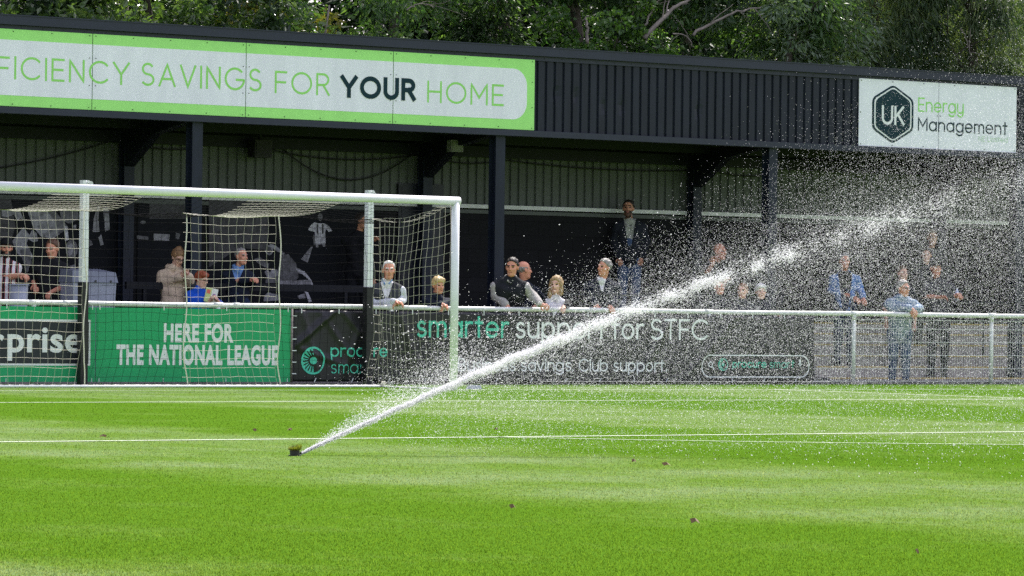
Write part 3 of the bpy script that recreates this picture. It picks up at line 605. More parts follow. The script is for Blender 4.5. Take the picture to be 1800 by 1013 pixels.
def black_banner():
    x0, x1 = U(517, 600, YB)[0], U(1431, 600, YB)[0]; z0, z1 = .04, 1.03
    o = empty('advertising_banner', (x0, YB, z0)); T = Matrix.Translation((-x0, -YB, -z0))
    q = lambda a, b: (U(a, b, YB)[0], U(a, b, YB)[2])
    folds = [(*q(519, 607), *q(590, 545), .035, .045), (*q(519, 610), *q(600, 640), .03, .02), (*q(560, 545), *q(640, 660), .03, .018), (*q(600, 545), *q(645, 600), .03, .022), (*q(640, 560), *q(600, 665), .05, .02),
             (*q(530, 545), *q(560, 662), .04, .02), (*q(1040, 545), *q(990, 665), .05, .02), (*q(1180, 560), *q(1120, 668), .05, .022), (*q(1300, 548), *q(1210, 660), .06, .02), (*q(700, 548), *q(740, 660), .06, .018), (*q(860, 548), *q(830, 660), .05, .015), (*q(1380, 548), *q(1400, 660), .05, .018)]
    X, Z, Y = banner_sheet(x0, x1, z0, z1, YB, folds, 300, 30)
    bm = mat('black_vinyl', (.011, .0115, .014), .42, .15, 3, spec=.45)
    sheet_mesh('vinyl', X, Z, Y, bm, o, T)
    xs, zs = X[0], Z[:, 0]
    def drape(mb, nm, m):                                            # print follows the creases of the vinyl
        V = np.concatenate(mb.v); ix = np.clip((V[:, 0]-x0)/(x1-x0)*(len(xs)-1), 0, len(xs)-1.001); iz = np.clip((V[:, 2]-z0)/(z1-z0)*(len(zs)-1), 0, len(zs)-1.001)
        i, j = ix.astype(int), iz.astype(int); fx, fz = ix-i, iz-j
        D = (Y[j, i]*(1-fx)+Y[j, i+1]*fx)*(1-fz)+(Y[j+1, i]*(1-fx)+Y[j+1, i+1]*fx)*fz
        V[:, 1] = V[:, 1]-YB+D-.004; mb.v = [V]; p = mb.build(nm, m, o); p.matrix_parent_inverse = T; return p
    def logo(mb, px, py, pr):
        c = U(px, py, YB); r = pr/pxm(px, py, YB)
        rx = r*1.0
        ring(mb, c[0], c[2], r, r*.86, YB-.002, YB, 44)
        mb.prism([(c[0]+r*.27*math.cos(t), c[2]+r*.27*math.sin(t)) for t in np.linspace(0, 2*math.pi, 20, endpoint=False)], YB-.002, YB)
        for k in range(10):
            a = rad(97+k*18.5); b = a+rad(10.5)
            mb.prism([(c[0]+r*.40*math.cos(a), c[2]+r*.40*math.sin(a)), (c[0]+r*.90*math.cos(a-.03), c[2]+r*.90*math.sin(a-.03)), (c[0]+r*.90*math.cos(b), c[2]+r*.90*math.sin(b)), (c[0]+r*.40*math.cos(b-.1), c[2]+r*.40*math.sin(b-.1))][::1], YB-.002, YB)
    k = dict(th=.002)
    mb = MB(); logo(mb, 549.7, 634, 24.5); logo(mb, 1270.6, 641, 11); drape(mb, 'emblem', M['mint'])
    mb = MB(); stroked(mb, 'procure', YB, 581, 681, 612, 627.8, wt=.13, gap=.13, x_height=True); stroked(mb, 'smart', YB, 581.5, 650, 641, 656.8, wt=.085, gap=.16, x_height=True)
    stroked(mb, 'smarter', YB, 732, 893.5, 566, 594, wt=.125, gap=.14, x_height=True)
    stroked(mb, 'procure', YB, 1287, 1346.5, 637, 646.8, wt=.145, gap=.13, x_height=True); stroked(mb, 'smart', YB, 1352, 1395.5, 637.3, 647.3, wt=.095, gap=.16, x_height=True)
    drape(mb, 'lettering', M['mint'])
    mb = MB(); stroked(mb, 'support', YB, 906, 1064, 568, 596, wt=.115, gap=.14, x_height=True); stroked(mb, 'for', YB, 1075, 1131, 570, 597, wt=.115, gap=.12, x_height=True); stroked(mb, 'STFC', YB, 1143, 1244, 561, 598, wt=.11, gap=.12)
    stroked(mb, 'Business savings. Club support.', YB, 805, 1172.5, 630.5, 653.3, wt=.115, gap=.12); drape(mb, 'lettering', M['letter_white'])
    a, b = U(1233, 643, YB), U(1422, 643, YB); zt, zb = U(1327, 624, YB)[2], U(1327, 664, YB)[2]
    def dense(q): return [(q[i][0]+(q[(i+1) % len(q)][0]-q[i][0])*j/30, q[i][1]+(q[(i+1) % len(q)][1]-q[i][1])*j/30) for i in range(len(q)) for j in range(30 if math.hypot(q[(i+1) % len(q)][0]-q[i][0], q[(i+1) % len(q)][1]-q[i][1]) > .3 else 1)]
    P = dense(rrect(a[0], b[0], zb, zt, (zt-zb)*.47, 12)); e = .018; Q = dense(rrect(a[0]+e, b[0]-e, zb+e, zt-e, (zt-zb)*.47-e, 12)); n = len(P)
    mb = MB(); mb.add([(x, YB, z) for x, z in P]+[(x, YB, z) for x, z in Q], [(i, (i+1) % n, n+(i+1) % n, n+i) for i in range(n)])
    c = U(1248.5, 641, YB); ring(mb, c[0], c[2], .043, .027, YB-.002, YB, 24); mb.prism([(c[0]+.022, c[2]-.035), (c[0]+.035, c[2]-.022)][::-1]+[(c[0]+.062, c[2]-.075), (c[0]+.075, c[2]-.062)][::1], YB-.002, YB)
    c = U(1406, 639, YB); mb.prism(rrect(c[0]-.018, c[0]+.018, c[2]-.02, c[2]+.06, .0179, 6), YB-.002, YB); ring(mb, c[0], c[2], .036, .026, YB-.002, YB, 16, a0=180, a1=360); mb.prism([(c[0]-.005, c[2]-.062), (c[0]+.005, c[2]-.062), (c[0]+.005, c[2]-.036), (c[0]-.005, c[2]-.036)], YB-.002, YB)
    drape(mb, 'search_bar_print', M['letter_white'])
    mb = MB()
    for x in np.arange(x0+.1, x1, .62): mb.box(x-.006, x+.006, YB-.03, YB-.024, z1-.04, z1+.03)
    for x in np.arange(x0+.35, x1, .62): mb.tube([(x, YB-.03, z0+.05), (x-.03, YB-.03, z0-.01)], .006, 5)
    for z in np.linspace(.15, .95, 6): mb.box(x0-.05, x0+.02, YB-.035, YB-.03, z-.006, z+.006)
    p = mb.build('cable_tie', M['letter_white'], o); p.matrix_parent_inverse = T
    p = MB().tube([(x0+4.2, YB-.02, .045), (x1+.3, YB-.02, .04)], .006, 6).build('bottom_wire', M['rope'], o); p.matrix_parent_inverse = T
    tag(o, 'long creased black banner lettered smarter support for STFC on the rail', 'advertising banner')
black_banner()
o = MB().tube([(0, 0, .03), (0, 0, 1.05)], .018, 8).build('steel_pipe', mat('rusty_pipe', (.22, .19, .17), .6, .4, 20), smooth=True); o.location = (U(512.5, 600, YB)[0], YB-.0, 0)
tag(o, 'thin upright pipe between the green board and the black banner', 'pipe')

# crush barriers on the terrace
def barrier(px0, px1, y, z, h, label, name='crush_barrier', m='black_steel', step=1.7):
    x0, x1 = U(px0, 500, y)[0], U(px1, 500, y)[0]; o = empty(name, (x0, y, 0)); T = Matrix.Translation((-x0, -y, 0))
    q = MB().box(x0, x1, y-.03, y+.03, z-h, z).build('top_bar', M[m], o); q.matrix_parent_inverse = T
    for x in np.arange(x0+.3, x1, step):
        q = MB().box(x-.025, x+.025, y-.025, y+.025, tread(y)-.02, z-h-.001).build('leg', M[m], o); q.matrix_parent_inverse = T
    tag(o, label, 'barrier', 'barriers along the front of the terrace')
barrier(221, 640, YF+.32, 1.405, .10, 'dark crush barrier the woman in beige leans on')
barrier(-60, 130, YF+.30, 1.42, .10, 'dark crush barrier in front of the man in striped shirt')
def thin_rail(px0, px1, y, z, label):
    x0, x1 = U(px0, 500, y)[0], U(px1, 500, y)[0]; o = empty('handrail', (x0, y, 0)); T = Matrix.Translation((-x0, -y, 0))
    q = MB().tube([(x0, y, z), (x1, y, z)], .016, 8).build('top_bar', M['grey_clad'], o, True); q.matrix_parent_inverse = T
    for x in np.arange(x0+.5, x1, 2.2):
        q = MB().tube([(x, y, tread(y)), (x, y, z)], .016, 8).build('leg', M['black_steel'], o, True); q.matrix_parent_inverse = T
    tag(o, label, 'handrail', 'thin handrails on the terrace')
thin_rail(930, 1230, YF+.9, 1.33, 'thin grey handrail behind the blonde woman and the man in jeans')
thin_rail(1690, 1900, YF+.6, 1.30, 'thin grey handrail at the right end of the terrace behind the spray')

# bins and seats behind the left boards
def grey_bin():
    y = YF-.35; a, b = U(128, 528, y)[0], U(204, 528, y)[0]; zt = U(165, 476, y)[2]; zl = U(165, 497, y)[2]
    o = empty('storage_bin', (a, y, 0)); T = Matrix.Translation((-a, -y, 0))
    mb = MB(); mb.add([(a+.05, y+.04, .01), (b-.04, y+.04, .01), (b-.04, y+.5, .01), (a+.05, y+.5, .01), (a, y, zl), (b, y, zl), (b, y+.55, zl), (a, y+.55, zl)], [(3, 2, 1, 0), (0, 1, 5, 4), (1, 2, 6, 5), (2, 3, 7, 6), (3, 0, 4, 7), (4, 5, 6, 7)])
    q = mb.build('body', M['grey_plastic'], o); q.matrix_parent_inverse = T
    mb = MB(); mb.add([(a-.02, y-.02, zl+.003), (b+.02, y-.02, zl+.003), (b+.02, y+.57, zl+.003), (a-.02, y+.57, zl+.003), (a, y+.02, zt), (b, y+.02, zt-.02), (b, y+.5, zt+.03), (a, y+.5, zt+.03)], [(3, 2, 1, 0), (0, 1, 5, 4), (1, 2, 6, 5), (2, 3, 7, 6), (3, 0, 4, 7), (4, 5, 6, 7)])
    q = mb.build('lid', mat('bin_lid', lin('747a88'), .5, .1), o); q.matrix_parent_inverse = T
    mb = MB()
    for x in (a+.1, (a+b)/2, b-.1): mb.tube([(x, y-.022, zl+.02), (x, y-.03, zl+.02)], .016, 8)
    q = mb.build('rivets', M['screw'], o); q.matrix_parent_inverse = T
    tag(o, 'grey plastic storage bin with darker lid behind the left net pole', 'bin')
grey_bin()
def bucket(px, w, label):
    y = YF-.3; c = U(px, 528, y); zt = U(px, 501, y)[2]; o = empty('grey_bucket', (c[0], y, 0))
    n = 20; V = []
    for z, r in ((0, w*.72), (zt, w), (zt, w*.93), (.04, w*.66)): V += [(r*math.cos(t), r*math.sin(t), z) for t in np.arange(n)*2*math.pi/n]
    Fc = [(k*n+i, k*n+(i+1) % n, (k+1)*n+(i+1) % n, (k+1)*n+i) for k in range(3) for i in range(n)]+[tuple(range(n))[::-1], tuple(3*n+i for i in range(n))]
    MB().add(V, Fc).build('body', M['grey_plastic'], o, True); MB().tube([(w*1.02*math.cos(t), w*1.02*math.sin(t), zt) for t in np.linspace(0, 2*math.pi, 25)], .012, 6).build('rim', M['grey_plastic'], o, True)
    tag(o, label, 'tub')
bucket(32, .135, 'pale grey plastic tub between the two men at far left')

# ---------------------------------------------------------------- the goal
go = empty('football_goal', (GC, YG, 0)); tag(go, 'full size white football goal with black and white striped net', 'goal'); _TG = Matrix.Translation((-GC, -YG, 0))
def gpart(mb, name, m, smooth=False):
    o = mb.build(name, m, go, smooth); o.matrix_parent_inverse = _TG; return o
XR_, XL_ = GC+3.71, GC-3.71; RP = .055
def goal_paint():
    m = M['white_paint'].copy(); m.name = 'goal_paint'; n = m.node_tree; b = n.nodes['Principled BSDF']; b.inputs['Roughness'].default_value = .3; return m
gp = goal_paint()
def oval(mb, pts, rx, rz, n=20):
    return mb.tube(pts, rx, n)
mb = MB(); zc = 2.44+RP
mb.tube([(XL_-RP*0, YG, zc), (XR_+RP-.001, YG, zc)], RP, 24)
gpart(mb, 'crossbar', gp, True)
for x in (XR_, XL_): gpart(MB().tube([(x, YG, 0), (x, YG, zc)], RP-.0015, 24), 'post', gp, True)
ZB, YBK = 2.28, YG+1.72                                               # height and place of the net's back edge
mb = MB(); mb.tube([(XL_, YBK-.02, .016), (XR_, YBK-.02, .016)], .018, 10); gpart(mb, 'ground_bar', M['white_paint'], True)
for x in (XR_, XL_): gpart(MB().tube([(x, YG+.05, .012), (x, YBK, .012)], .012, 8), 'side_bar', M['white_paint'], True)
bounds = [U(q, 365, YBK)[0] for q in (-165, -10, 145, 325, 490, 648)]
def net():
    rng = np.random.default_rng(5); c = .118; mb = MB()
    xs = np.arange(XL_+.03, XR_-.02, c); ph = np.linspace(0, 1, 13)
    def sagz(x):                                                      # the back edge hangs in swags between the lacing points
        return ZB-.03*np.sin((x-XL_)*2*math.pi/1.55)*.5-.02
    def col(x): return 1 if sum(x > b for b in bounds) % 2 == 1 else 0
    def strand(pts, m, r=.0023): mb.tube(pts, r, 3, m, caps=False)
    J = lambda s: rng.normal(0, s)
    nx = len(xs)
    # back panel grid, hanging slightly slack and pushed about
    zs = np.linspace(0, 1, 20)
    bx = np.zeros((20, nx)); by = np.zeros((20, nx)); bz = np.zeros((20, nx))
    for i, x in enumerate(xs):
        top = sagz(x)
        for j, t in enumerate(zs):
            z = .02+(top-.02)*t
            low = max(0, 1-t*4)
            bx[j, i] = x+.012*math.sin(j*.9+i*.35)+.10*low*low*math.sin(x*1.4+.5); by[j, i] = YBK-.10*math.sin(math.pi*t)*(.6+.4*math.sin(x*1.1))+.012*math.sin(i*.8+j); bz[j, i] = z+.03*math.sin(x*2*math.pi/1.7+.6)*t*(1-t)*3+J(.003)
    for i in range(nx): strand([(bx[j, i], by[j, i], bz[j, i]) for j in range(20)], col(xs[i]))
    for j in range(20):
        for k0 in range(0, nx-1):
            strand([(bx[j, k0], by[j, k0], bz[j, k0]), (bx[j, k0+1], by[j, k0+1], bz[j, k0+1])], col((xs[k0]+xs[k0+1])/2), .0023 if j < 19 else .0055)
    # roof of the net, from the crossbar back to the swagged edge
    nr = 15; T = np.linspace(0, 1, nr)
    def rp(i, t): x = xs[i]; y = YG+.02+(YBK-YG-.02)*t; z = 2.45+(sagz(x)-2.45)*t-.14*math.sin(math.pi*t)*(.7+.3*math.sin(x*2.0)); return (x+.01*math.sin(t*9+i), y, z)
    for i in range(nx): strand([rp(i, t) for t in T], col(xs[i]), .0020)
    for t in T[1:-1]:
        for i in range(nx-1): strand([rp(i, t), rp(i+1, t)], col((xs[i]+xs[i+1])/2), .0020)
    # the two sides
    for X, s in ((XR_, -1), (XL_, 1)):
        ny = 15; ys = np.linspace(YG+.05, YBK, ny)
        def sp_(j, k):
            t = zs[j]; y = ys[k]; f = k/(ny-1); top = 2.45+(sagz(X-.05)-2.45)*f-.05*math.sin(math.pi*f)
            return (X+s*(.04+.10*math.sin(math.pi*f)*math.sin(math.pi*t)), y+.01*math.sin(j*1.1), .05+(top-.05)*t-.035*math.sin(math.pi*f)*(1-t)-.01*math.sin(f*12))
        for k in range(ny): strand([sp_(j, k) for j in range(20)], 0, .0025)
        for j in range(20): strand([sp_(j, k) for k in range(ny)], 0, .0025)
    gpart(mb, 'net', [M['net_white'], M['net_black']])
    mb2 = MB()                                                        # wavy seams where the colours change, and lacing at the foot
    for b in bounds[2:5]:
        mb2.tube([(b+.018*math.sin(z*6+b)+.16*max(0, .35-z)**1.0, YBK-.02-.10*math.sin(math.pi*z/2.3)*(.6+.4*math.sin(b*1.1)), z) for z in np.linspace(.05, ZB, 40)], .0085, 5)
    z0_ = .05
    P = []
    for k in range(160):
        t = k/159; P.append((XL_+(XR_-XL_)*t, YBK-.025*math.cos(k*1.9), .020+.014*abs(math.sin(k*.95))))
    mb2.tube(P, .006, 5)
    for x in (U(672, 680, YBK)[0],): mb2.tube([(x+.04*math.cos(k*2.2), YBK-.03+.02*math.sin(k), .05+.03*math.sin(k*1.7)) for k in range(14)], .010, 5)
    gpart(mb2, 'net_rope', M['rope'])
net()
def net_pole(px, label):
    x = U(px, 600, YR-.16)[0]; y = YR-.17; zt = U(px, 317 if px < 300 else 334.5, y)[2]; zm = U(px, 496 if px < 300 else 505, y)[2]
    o = empty('net_pole', (x, y, 0)); e = .046
    MB().box(-e-.008, e+.008, -e-.008, e+.008, 0, zm).build('lower_sleeve', mat('black_sleeve', (.012, .012, .013), .55, .3), o)
    mb = MB(); mb.box(-e, -.006, -e, e, zm+.002, zt); mb.box(.006, e, -e, e, zm+.002, zt); mb.box(-.006, .006, -e+.012, e-.012, zm+.002, zt-.03); mb.build('upper_post', M['white_paint'], o)
    mb = MB(); mb.box(e+.002, e+.03, -.02, .02, zt-.06, zt-.01); mb.tube([(e+.03, -.035, zt-.045), (e+.03, .035, zt-.045)], .036 if px < 300 else .012, 14); mb.build('pulley', M['old_white'], o)
    mb = MB(); mb.tube([(0, -e-.004, zt-.03), (.0, -(y-YBK)*.5, ZB+.20), (0, -(y-YBK), ZB)], .003, 5); mb.build('tie_cord', M['net_black'], o)
    tag(o, label, 'net pole', 'poles holding up the goal net')
net_pole(144.5, 'white topped net pole with black lower sleeve at the left, with pulley')
net_pole(645.5, 'white topped net pole with black lower sleeve near the right goalpost')
o = MB().add([(-.10, -.06, 0), (.10, -.06, 0), (.10, .06, 0), (-.10, .06, 0), (-.06, -.04, .05), (.07, -.04, .05), (.07, .04, .05), (-.06, .04, .05)], [(3, 2, 1, 0), (0, 1, 5, 4), (1, 2, 6, 5), (2, 3, 7, 6), (3, 0, 4, 7), (4, 5, 6, 7)]).build('plastic_cap', M['grey_plastic']); _g = G(833, 684.5); o.location = (_g[0], _g[1], .005)
tag(o, 'small pale plastic cap lying on the grass beside the right goalpost', 'cap')
def fallen_leaf(px, py, s, label):
    P = G(px, py); s *= .75; o = MB().add([(-s, 0, .03), (-.4*s, -.45*s, .045), (.5*s, -.3*s, .035), (s, 0, .05), (.4*s, .4*s, .03), (-.5*s, .35*s, .04), (0, 0, .055)], [(0, 1, 6), (1, 2, 6), (2, 3, 6), (3, 4, 6), (4, 5, 6), (5, 0, 6)]).build('fallen_leaf', mat('dry_leaf_%d' % px, (.17, .10, .04), .7, .3, 30))
    o.location = (P[0], P[1], 0); o.rotation_euler = (0, 0, px); tag(o, label, 'leaf', 'dry leaves on the pitch')
for a in ((181, 776, .05, 'brown dry leaf on the penalty line at the left'), (449, 765, .035, 'brown dry leaf just above the line left of the sprinkler'), (509, 764, .035, 'brown dry leaf directly behind the sprinkler'), (872, 763, .03, 'brown dry leaf beside the line right of the jet'), (1114, 821, .025, 'small brown leaf left of its larger neighbour in mid pitch'), (1171, 827, .042, 'larger pale brown leaf in mid pitch'), (1221, 931, .035, 'orange brown leaf on the near grass'), (901, 905, .025, 'small dark leaf on the near grass in the middle'), (1612, 987, .02, 'tiny brown leaf nearest the camera at the right')): fallen_leaf(*a)
# ---------------------------------------------------------------- sprinkler and its water
NZ = G(529, 800.5)
def sprinkler():
    P = G(518, 801.5); o = empty('lawn_sprinkler', (P[0], P[1], 0)); n = 20
    mb = MB(); mb.tube([(0, 0, 0), (0, 0, .034)], .034, n); mb.tube([(0, 0, .030), (0, 0, .0345)], .0365, n); mb.tube([(0, 0, 0), (0, 0, .006)], .045, n); mb.build('body', mat('black_plastic', (.010, .009, .009), .5, .2), o, False)
    rng = np.random.default_rng(3); k = 700; r = .038*np.sqrt(rng.uniform(0, 1, k)); a = rng.uniform(0, 6.283, k); x, y = r*np.cos(a), r*np.sin(a)
    h = rng.uniform(.012, .038, k)*(1+.35*np.cos(a)); b = rng.uniform(0, 6.283, k); wd = .0024
    A = np.stack([x-wd*np.cos(b), y-wd*np.sin(b), np.full(k, .040)], 1); B = np.stack([x+wd*np.cos(b), y+wd*np.sin(b), np.full(k, .040)], 1); Cc = np.stack([x+.016*np.cos(a), y+.016*np.sin(a), .04+h], 1)
    MB().tube([(0, 0, .0346), (0, 0, .046)], [.035, .030], 14).build('soil_plug', mat('soil', (.06, .042, .022), .95, .4, 60), o); fast_mesh('turf_cap', np.stack([A, B, Cc], 1).reshape(-1, 3), np.arange(3*k).reshape(k, 3), [leaf_mat('cap_turf', (.11, .11, .02), (.22, .25, .04), .6, .4)], o)
    mb = MB(); mb.tube([(.036, .0, .012), (.052, -.004, .022)], .007, 8); mb.build('nozzle', M['black_steel'], o)
    tag(o, 'black pop-up lawn sprinkler with a tuft of turf on its lid', 'sprinkler')
sprinkler()
JA = rad(22)                                                         # the jet leaves a little away from the camera
JD = np.array([math.cos(PSI)*math.cos(JA)+math.sin(PSI)*math.sin(JA), -math.sin(PSI)*math.cos(JA)+math.cos(PSI)*math.sin(JA), 0.0]); JN = np.array([-JD[1], JD[0], 0])
def on_jet(px, py):                                                  # (run, height) in the jet's own vertical plane
    v = ray(px, py); t = ((NZ-C0) @ JN)/(v @ JN); P = C0+v*t; return (P-NZ) @ JD, P[2]
_pts = np.array([on_jet(*q) for q in ((529, 800.5), (640, 745.5), (720, 706), (797, 675), (900, 631), (1000, 589), (1150, 536), (1300, 477), (1450, 425), (1600, 374), (1760, 328))])
_A = np.stack([_pts[:, 0], _pts[:, 0]**2], 1); (J1, J2), *_ = np.linalg.lstsq(_A, _pts[:, 1]-.012, rcond=None)
def zj(s): return .012+J1*s+J2*s*s
def sc_(px, py=600): return on_jet(px, py)[0]
def water_mat(name, a, trans=.5, clear=.4):
    m = bpy.data.materials.new(name); m.use_nodes = True; n = m.node_tree; L = n.links.new; out = n.nodes['Material Output']; b = n.nodes['Principled BSDF']
    b.inputs['Base Color'].default_value = (a*.99, a*.985, a*1.01, 1); b.inputs['Roughness'].default_value = .25; b.inputs['Specular IOR Level'].default_value = .6
    t = n.nodes.new('ShaderNodeBsdfTranslucent'); t.inputs[0].default_value = (a*.99, a*.985, a*1.01, 1); mx = n.nodes.new('ShaderNodeMixShader'); mx.inputs[0].default_value = trans
    L(b.outputs[0], mx.inputs[1]); L(t.outputs[0], mx.inputs[2]); tp = n.nodes.new("ShaderNodeBsdfTransparent"); m2 = n.nodes.new("ShaderNodeMixShader"); m2.inputs[0].default_value = clear; L(mx.outputs[0], m2.inputs[1]); L(tp.outputs[0], m2.inputs[2]); L(m2.outputs[0], out.inputs[0]); return m
M["water"] = water_mat("white_water", .93, .6, .52); M["drop"] = water_mat("water_drop", .92, .6, .35)
def drops(name, P, r, vel, m, stretch=1.8):
    """each droplet a small octahedron drawn out along its path"""
    n = len(P); v = vel/np.linalg.norm(vel, axis=1)[:, None]; up = np.array([0., 0, 1]); b = np.cross(v, up+RNG.normal(0, .3, (n, 3))); b /= np.linalg.norm(b, axis=1)[:, None]; c = np.cross(v, b)
    r = r[:, None]; st = stretch*RNG.uniform(.7, 1.3, (n, 1))
    V = np.stack([P+v*r*st, P-v*r*st, P+b*r, P-b*r, P+c*r, P-c*r], 1).reshape(-1, 3)
    F0 = np.array([(0, 2, 4), (0, 4, 3), (0, 3, 5), (0, 5, 2), (1, 4, 2), (1, 3, 4), (1, 5, 3), (1, 2, 5)])
    Fc = (F0[None]+6*np.arange(n)[:, None, None]).reshape(-1, 3)
    o = fast_mesh(name, V, Fc, m, smooth=True); o['kind'] = 'stuff'; return o
def at_(s, z, l): return NZ[None]*np.array([1, 1, 0])+JD*s[:, None]+JN*l[:, None]+np.array([0, 0, 1.])*z[:, None]
def clumps(s, z, seed, sharp=1.0):
    """uneven falling curtains: 0..1 over the sheet of spray"""
    r = np.random.default_rng(seed); a = np.zeros_like(s)
    for k in range(7):
        f = r.uniform(1.2, 5.5); g = r.uniform(-2.5, 2.5); a += np.sin(s*f*1.6+z*g+r.uniform(0, 6.28))*r.uniform(.4, 1)
    return 1/(1+np.exp(-a*sharp))
M['mist'] = water_mat('water_mist', .92, .6, .50)
def jet():
    rng = np.random.default_rng(21); G0 = np.linspace(0, 7.2, 400)
    # dense core: short strings of water that break up into clumps further out
    n = 66000; s = 7.2*rng.uniform(0, 1, n)**1.05
    cl = np.interp(s, G0, .5+.5*np.sin(G0*15+np.sin(G0*5.3)*2.5+np.sin(G0*23)))
    keep = rng.uniform(0, 1, n) < (1-.85*np.clip((s-.9)/2.0, 0, 1)*(1-cl))*np.clip(1.15-s/6.5, .40, 1); s = s[keep]; cl = cl[keep]; n = len(s)
    sg = (.0042+.0062*s+.0015*s*s)*(1.15-.45*cl*np.clip(s/3, 0, 1)); q = rng.normal(0, 1, n)*sg; l = rng.normal(0, 1, n)*sg*1.3
    P = at_(s, np.maximum(.005, zj(s)+q+.004*np.sin(s*21)*s), l); slope = J1+2*J2*s; vel = JD[None]+np.array([0, 0, 1.])*slope[:, None]+rng.normal(0, .06, (n, 3))
    drops('water_jet', P, (.0010+.0026*rng.uniform(0, 1, n)**1.5)*np.clip(1.15-.07*s, .6, 1), vel, M['water'], 3.0)
    tube_s = np.linspace(0.0, .95, 120); Q = at_(tube_s, zj(tube_s)+.004*np.sin(tube_s*37)*tube_s, .004*np.cos(tube_s*29)*tube_s)
    MB().tube(Q, .0045*(1-.9*(tube_s/.95)**2)+.0006*(1+.10*np.sin(tube_s*61)+.10*np.sin(tube_s*97)), 8).build('water_stream', water_mat('stream_water', .97, .6, .18), smooth=True)['kind'] = 'stuff'
jet()
def spray():
    rng = np.random.default_rng(8); S, Z, Lt, R = [], [], [], []
    def put(s, z, l, r, cseed=0):
        k = (z > .004) & (s > -.1)
        if cseed: k &= rng.uniform(0, 1, len(s)) < .25+.75*clumps(s, z, cseed, .9)
        S.append(s[k]); Z.append(z[k]); Lt.append(l[k]); R.append(r[k])
    size = lambda n, a, b: a+(b-a)*rng.uniform(0, 1, n)**1.9
    # halo torn off round the jet
    n = 36000; s = 7.5*rng.uniform(0, 1, n)**.55; d = rng.normal(0, 1, n)*(.012+.014*s+.006*s*s)-.018*s; put(s, zj(s)+d, rng.normal(0, 1, n)*(.05+.06*s), size(n, .0008, .0026), 3)
    # curtain falling from the jet, thin near the nozzle and heavier further out
    n = 104000; s = .85+7.2*rng.uniform(0, 1, n)**.78; u = rng.beta(1.15, 1.25, n); z = zj(s)*(1-u*(.25+.75*np.clip((s-.5)/1.2, .2, 1)))
    low = rng.uniform(0, 1, n) < np.clip((z-.10)/.35, .14, 1)*np.clip((s-.4)/3.4, .12, 1); put(s[low], z[low], (rng.normal(.35, .55, n)*np.clip(s/2, .4, 1.6))[low], (size(n, .0008, .0028)*np.clip(1.15-.07*s, .62, 1))[low], 4)
    # fan thrown up on the near side, steeper than the jet
    n = 9000; rr = .03+1.5*rng.uniform(0, 1, n)**1.0; a = rad(24)+np.abs(rng.normal(0, rad(6.5), n)); put(rr*np.cos(a), rr*np.sin(a), rng.normal(-.02, .12, n)*rr, size(n, .0008, .0028))
    n = 700; s = .5+1.9*rng.uniform(0, 1, n); z = zj(s)*rng.uniform(.6, 1, n)+np.abs(rng.normal(0, .24, n)); put(s, z, rng.normal(.1, .35, n), size(n, .0012, .0038))
    # larger drops in front of the banner beside the post
    n = 1300; s = rng.normal(1.3, .42, n); z = rng.normal(.70, .20, n); put(s, z, rng.normal(.1, .35, n), size(n, .0014, .0042), 5)
    # stray drops
    n = 300; s = 1.2+1.8*rng.uniform(0, 1, n); z = zj(s)+.05+np.abs(rng.normal(0, .26, n)); put(s, z, rng.normal(0, .5, n), size(n, .0018, .0042))
    # drops falling on the grass out at the right
    n = 3800; s = 2.0+6*rng.uniform(0, 1, n)**.8; z = rng.uniform(.0, .6, n)**1.3; put(s, z, rng.normal(-1.2, 2.2, n), size(n, .0012, .0036))
    s, z, l, r = map(np.concatenate, (S, Z, Lt, R)); P = at_(s, z, l); fall = np.clip((zj(s)-z)*1.2, 0, 1.6)
    vel = JD[None]*.9+np.array([0, 0, 1.])*(J1+2*J2*s-fall)[:, None]+rng.normal(0, .30, (len(s), 3))
    drops('water_spray', P, r, vel, M['drop'], 2.0)
    # fine mist
    n = 400000; s = 1.0+6.8*rng.uniform(0, 1, n)**.72; t = rng.normal(-.22, .50, n)*(.30+.22*s); z = zj(s)+np.where(t > 0, t*np.interp(s, [1, 2.5, 5, 7], [.18, .32, .72, .8]), t); z = np.where(rng.uniform(0, 1, n) < .2, zj(s)*rng.uniform(0, 1, n), z)
    k = (z > .01) & (rng.uniform(0, 1, n) < .35+.65*clumps(s, z, 6, .8)); s, z = s[k], z[k]; n = len(s); P = at_(s, z, rng.normal(.5, .8, n)); r = rng.uniform(.0013, .0025, n)
    D = rng.normal(0, 1, (n, 4, 3)); D /= np.linalg.norm(D, axis=2)[..., None]; V = (P[:, None]+D*r[:, None, None]*1.3).reshape(-1, 3); b = 4*np.arange(n)[:, None]
    Fc = np.concatenate([b+np.array([q]) for q in ((0, 1, 2), (0, 2, 3), (0, 3, 1), (1, 3, 2))]); fast_mesh('water_mist', V, Fc, M['mist'])['kind'] = 'stuff'
spray()
# ---------------------------------------------------------------- trees behind the stand
LM = {
 'laurel': leaf_mat('laurel_leaf', (0.047, 0.102, 0.031), (0.157, 0.234, 0.073), .22, .38, .7),
 'ash': leaf_mat('ash_leaf', (0.052, 0.127, 0.045), (0.157, 0.254, 0.084), .35, .42, .5),
 'ash_pale': leaf_mat('ash_leaf_pale', (0.089, 0.146, 0.084), (0.210, 0.283, 0.179), .3, .42, .7),
 'ivy': leaf_mat('ivy_leaf', (0.042, 0.112, 0.025), (0.115, 0.214, 0.045), .35, .40, .5),
 'yellow': leaf_mat('yellowing_leaf', (0.137, 0.156, 0.034), (0.315, 0.274, 0.067), .5, .5, .3),
 'cypress': leaf_mat('cypress_spray', (0.068, 0.117, 0.056), (0.200, 0.244, 0.129), .6, .40, .3),
 'deep': leaf_mat('shaded_leaf', (0.017, 0.041, 0.016), (0.052, 0.098, 0.034), .5, .3, .4),
}
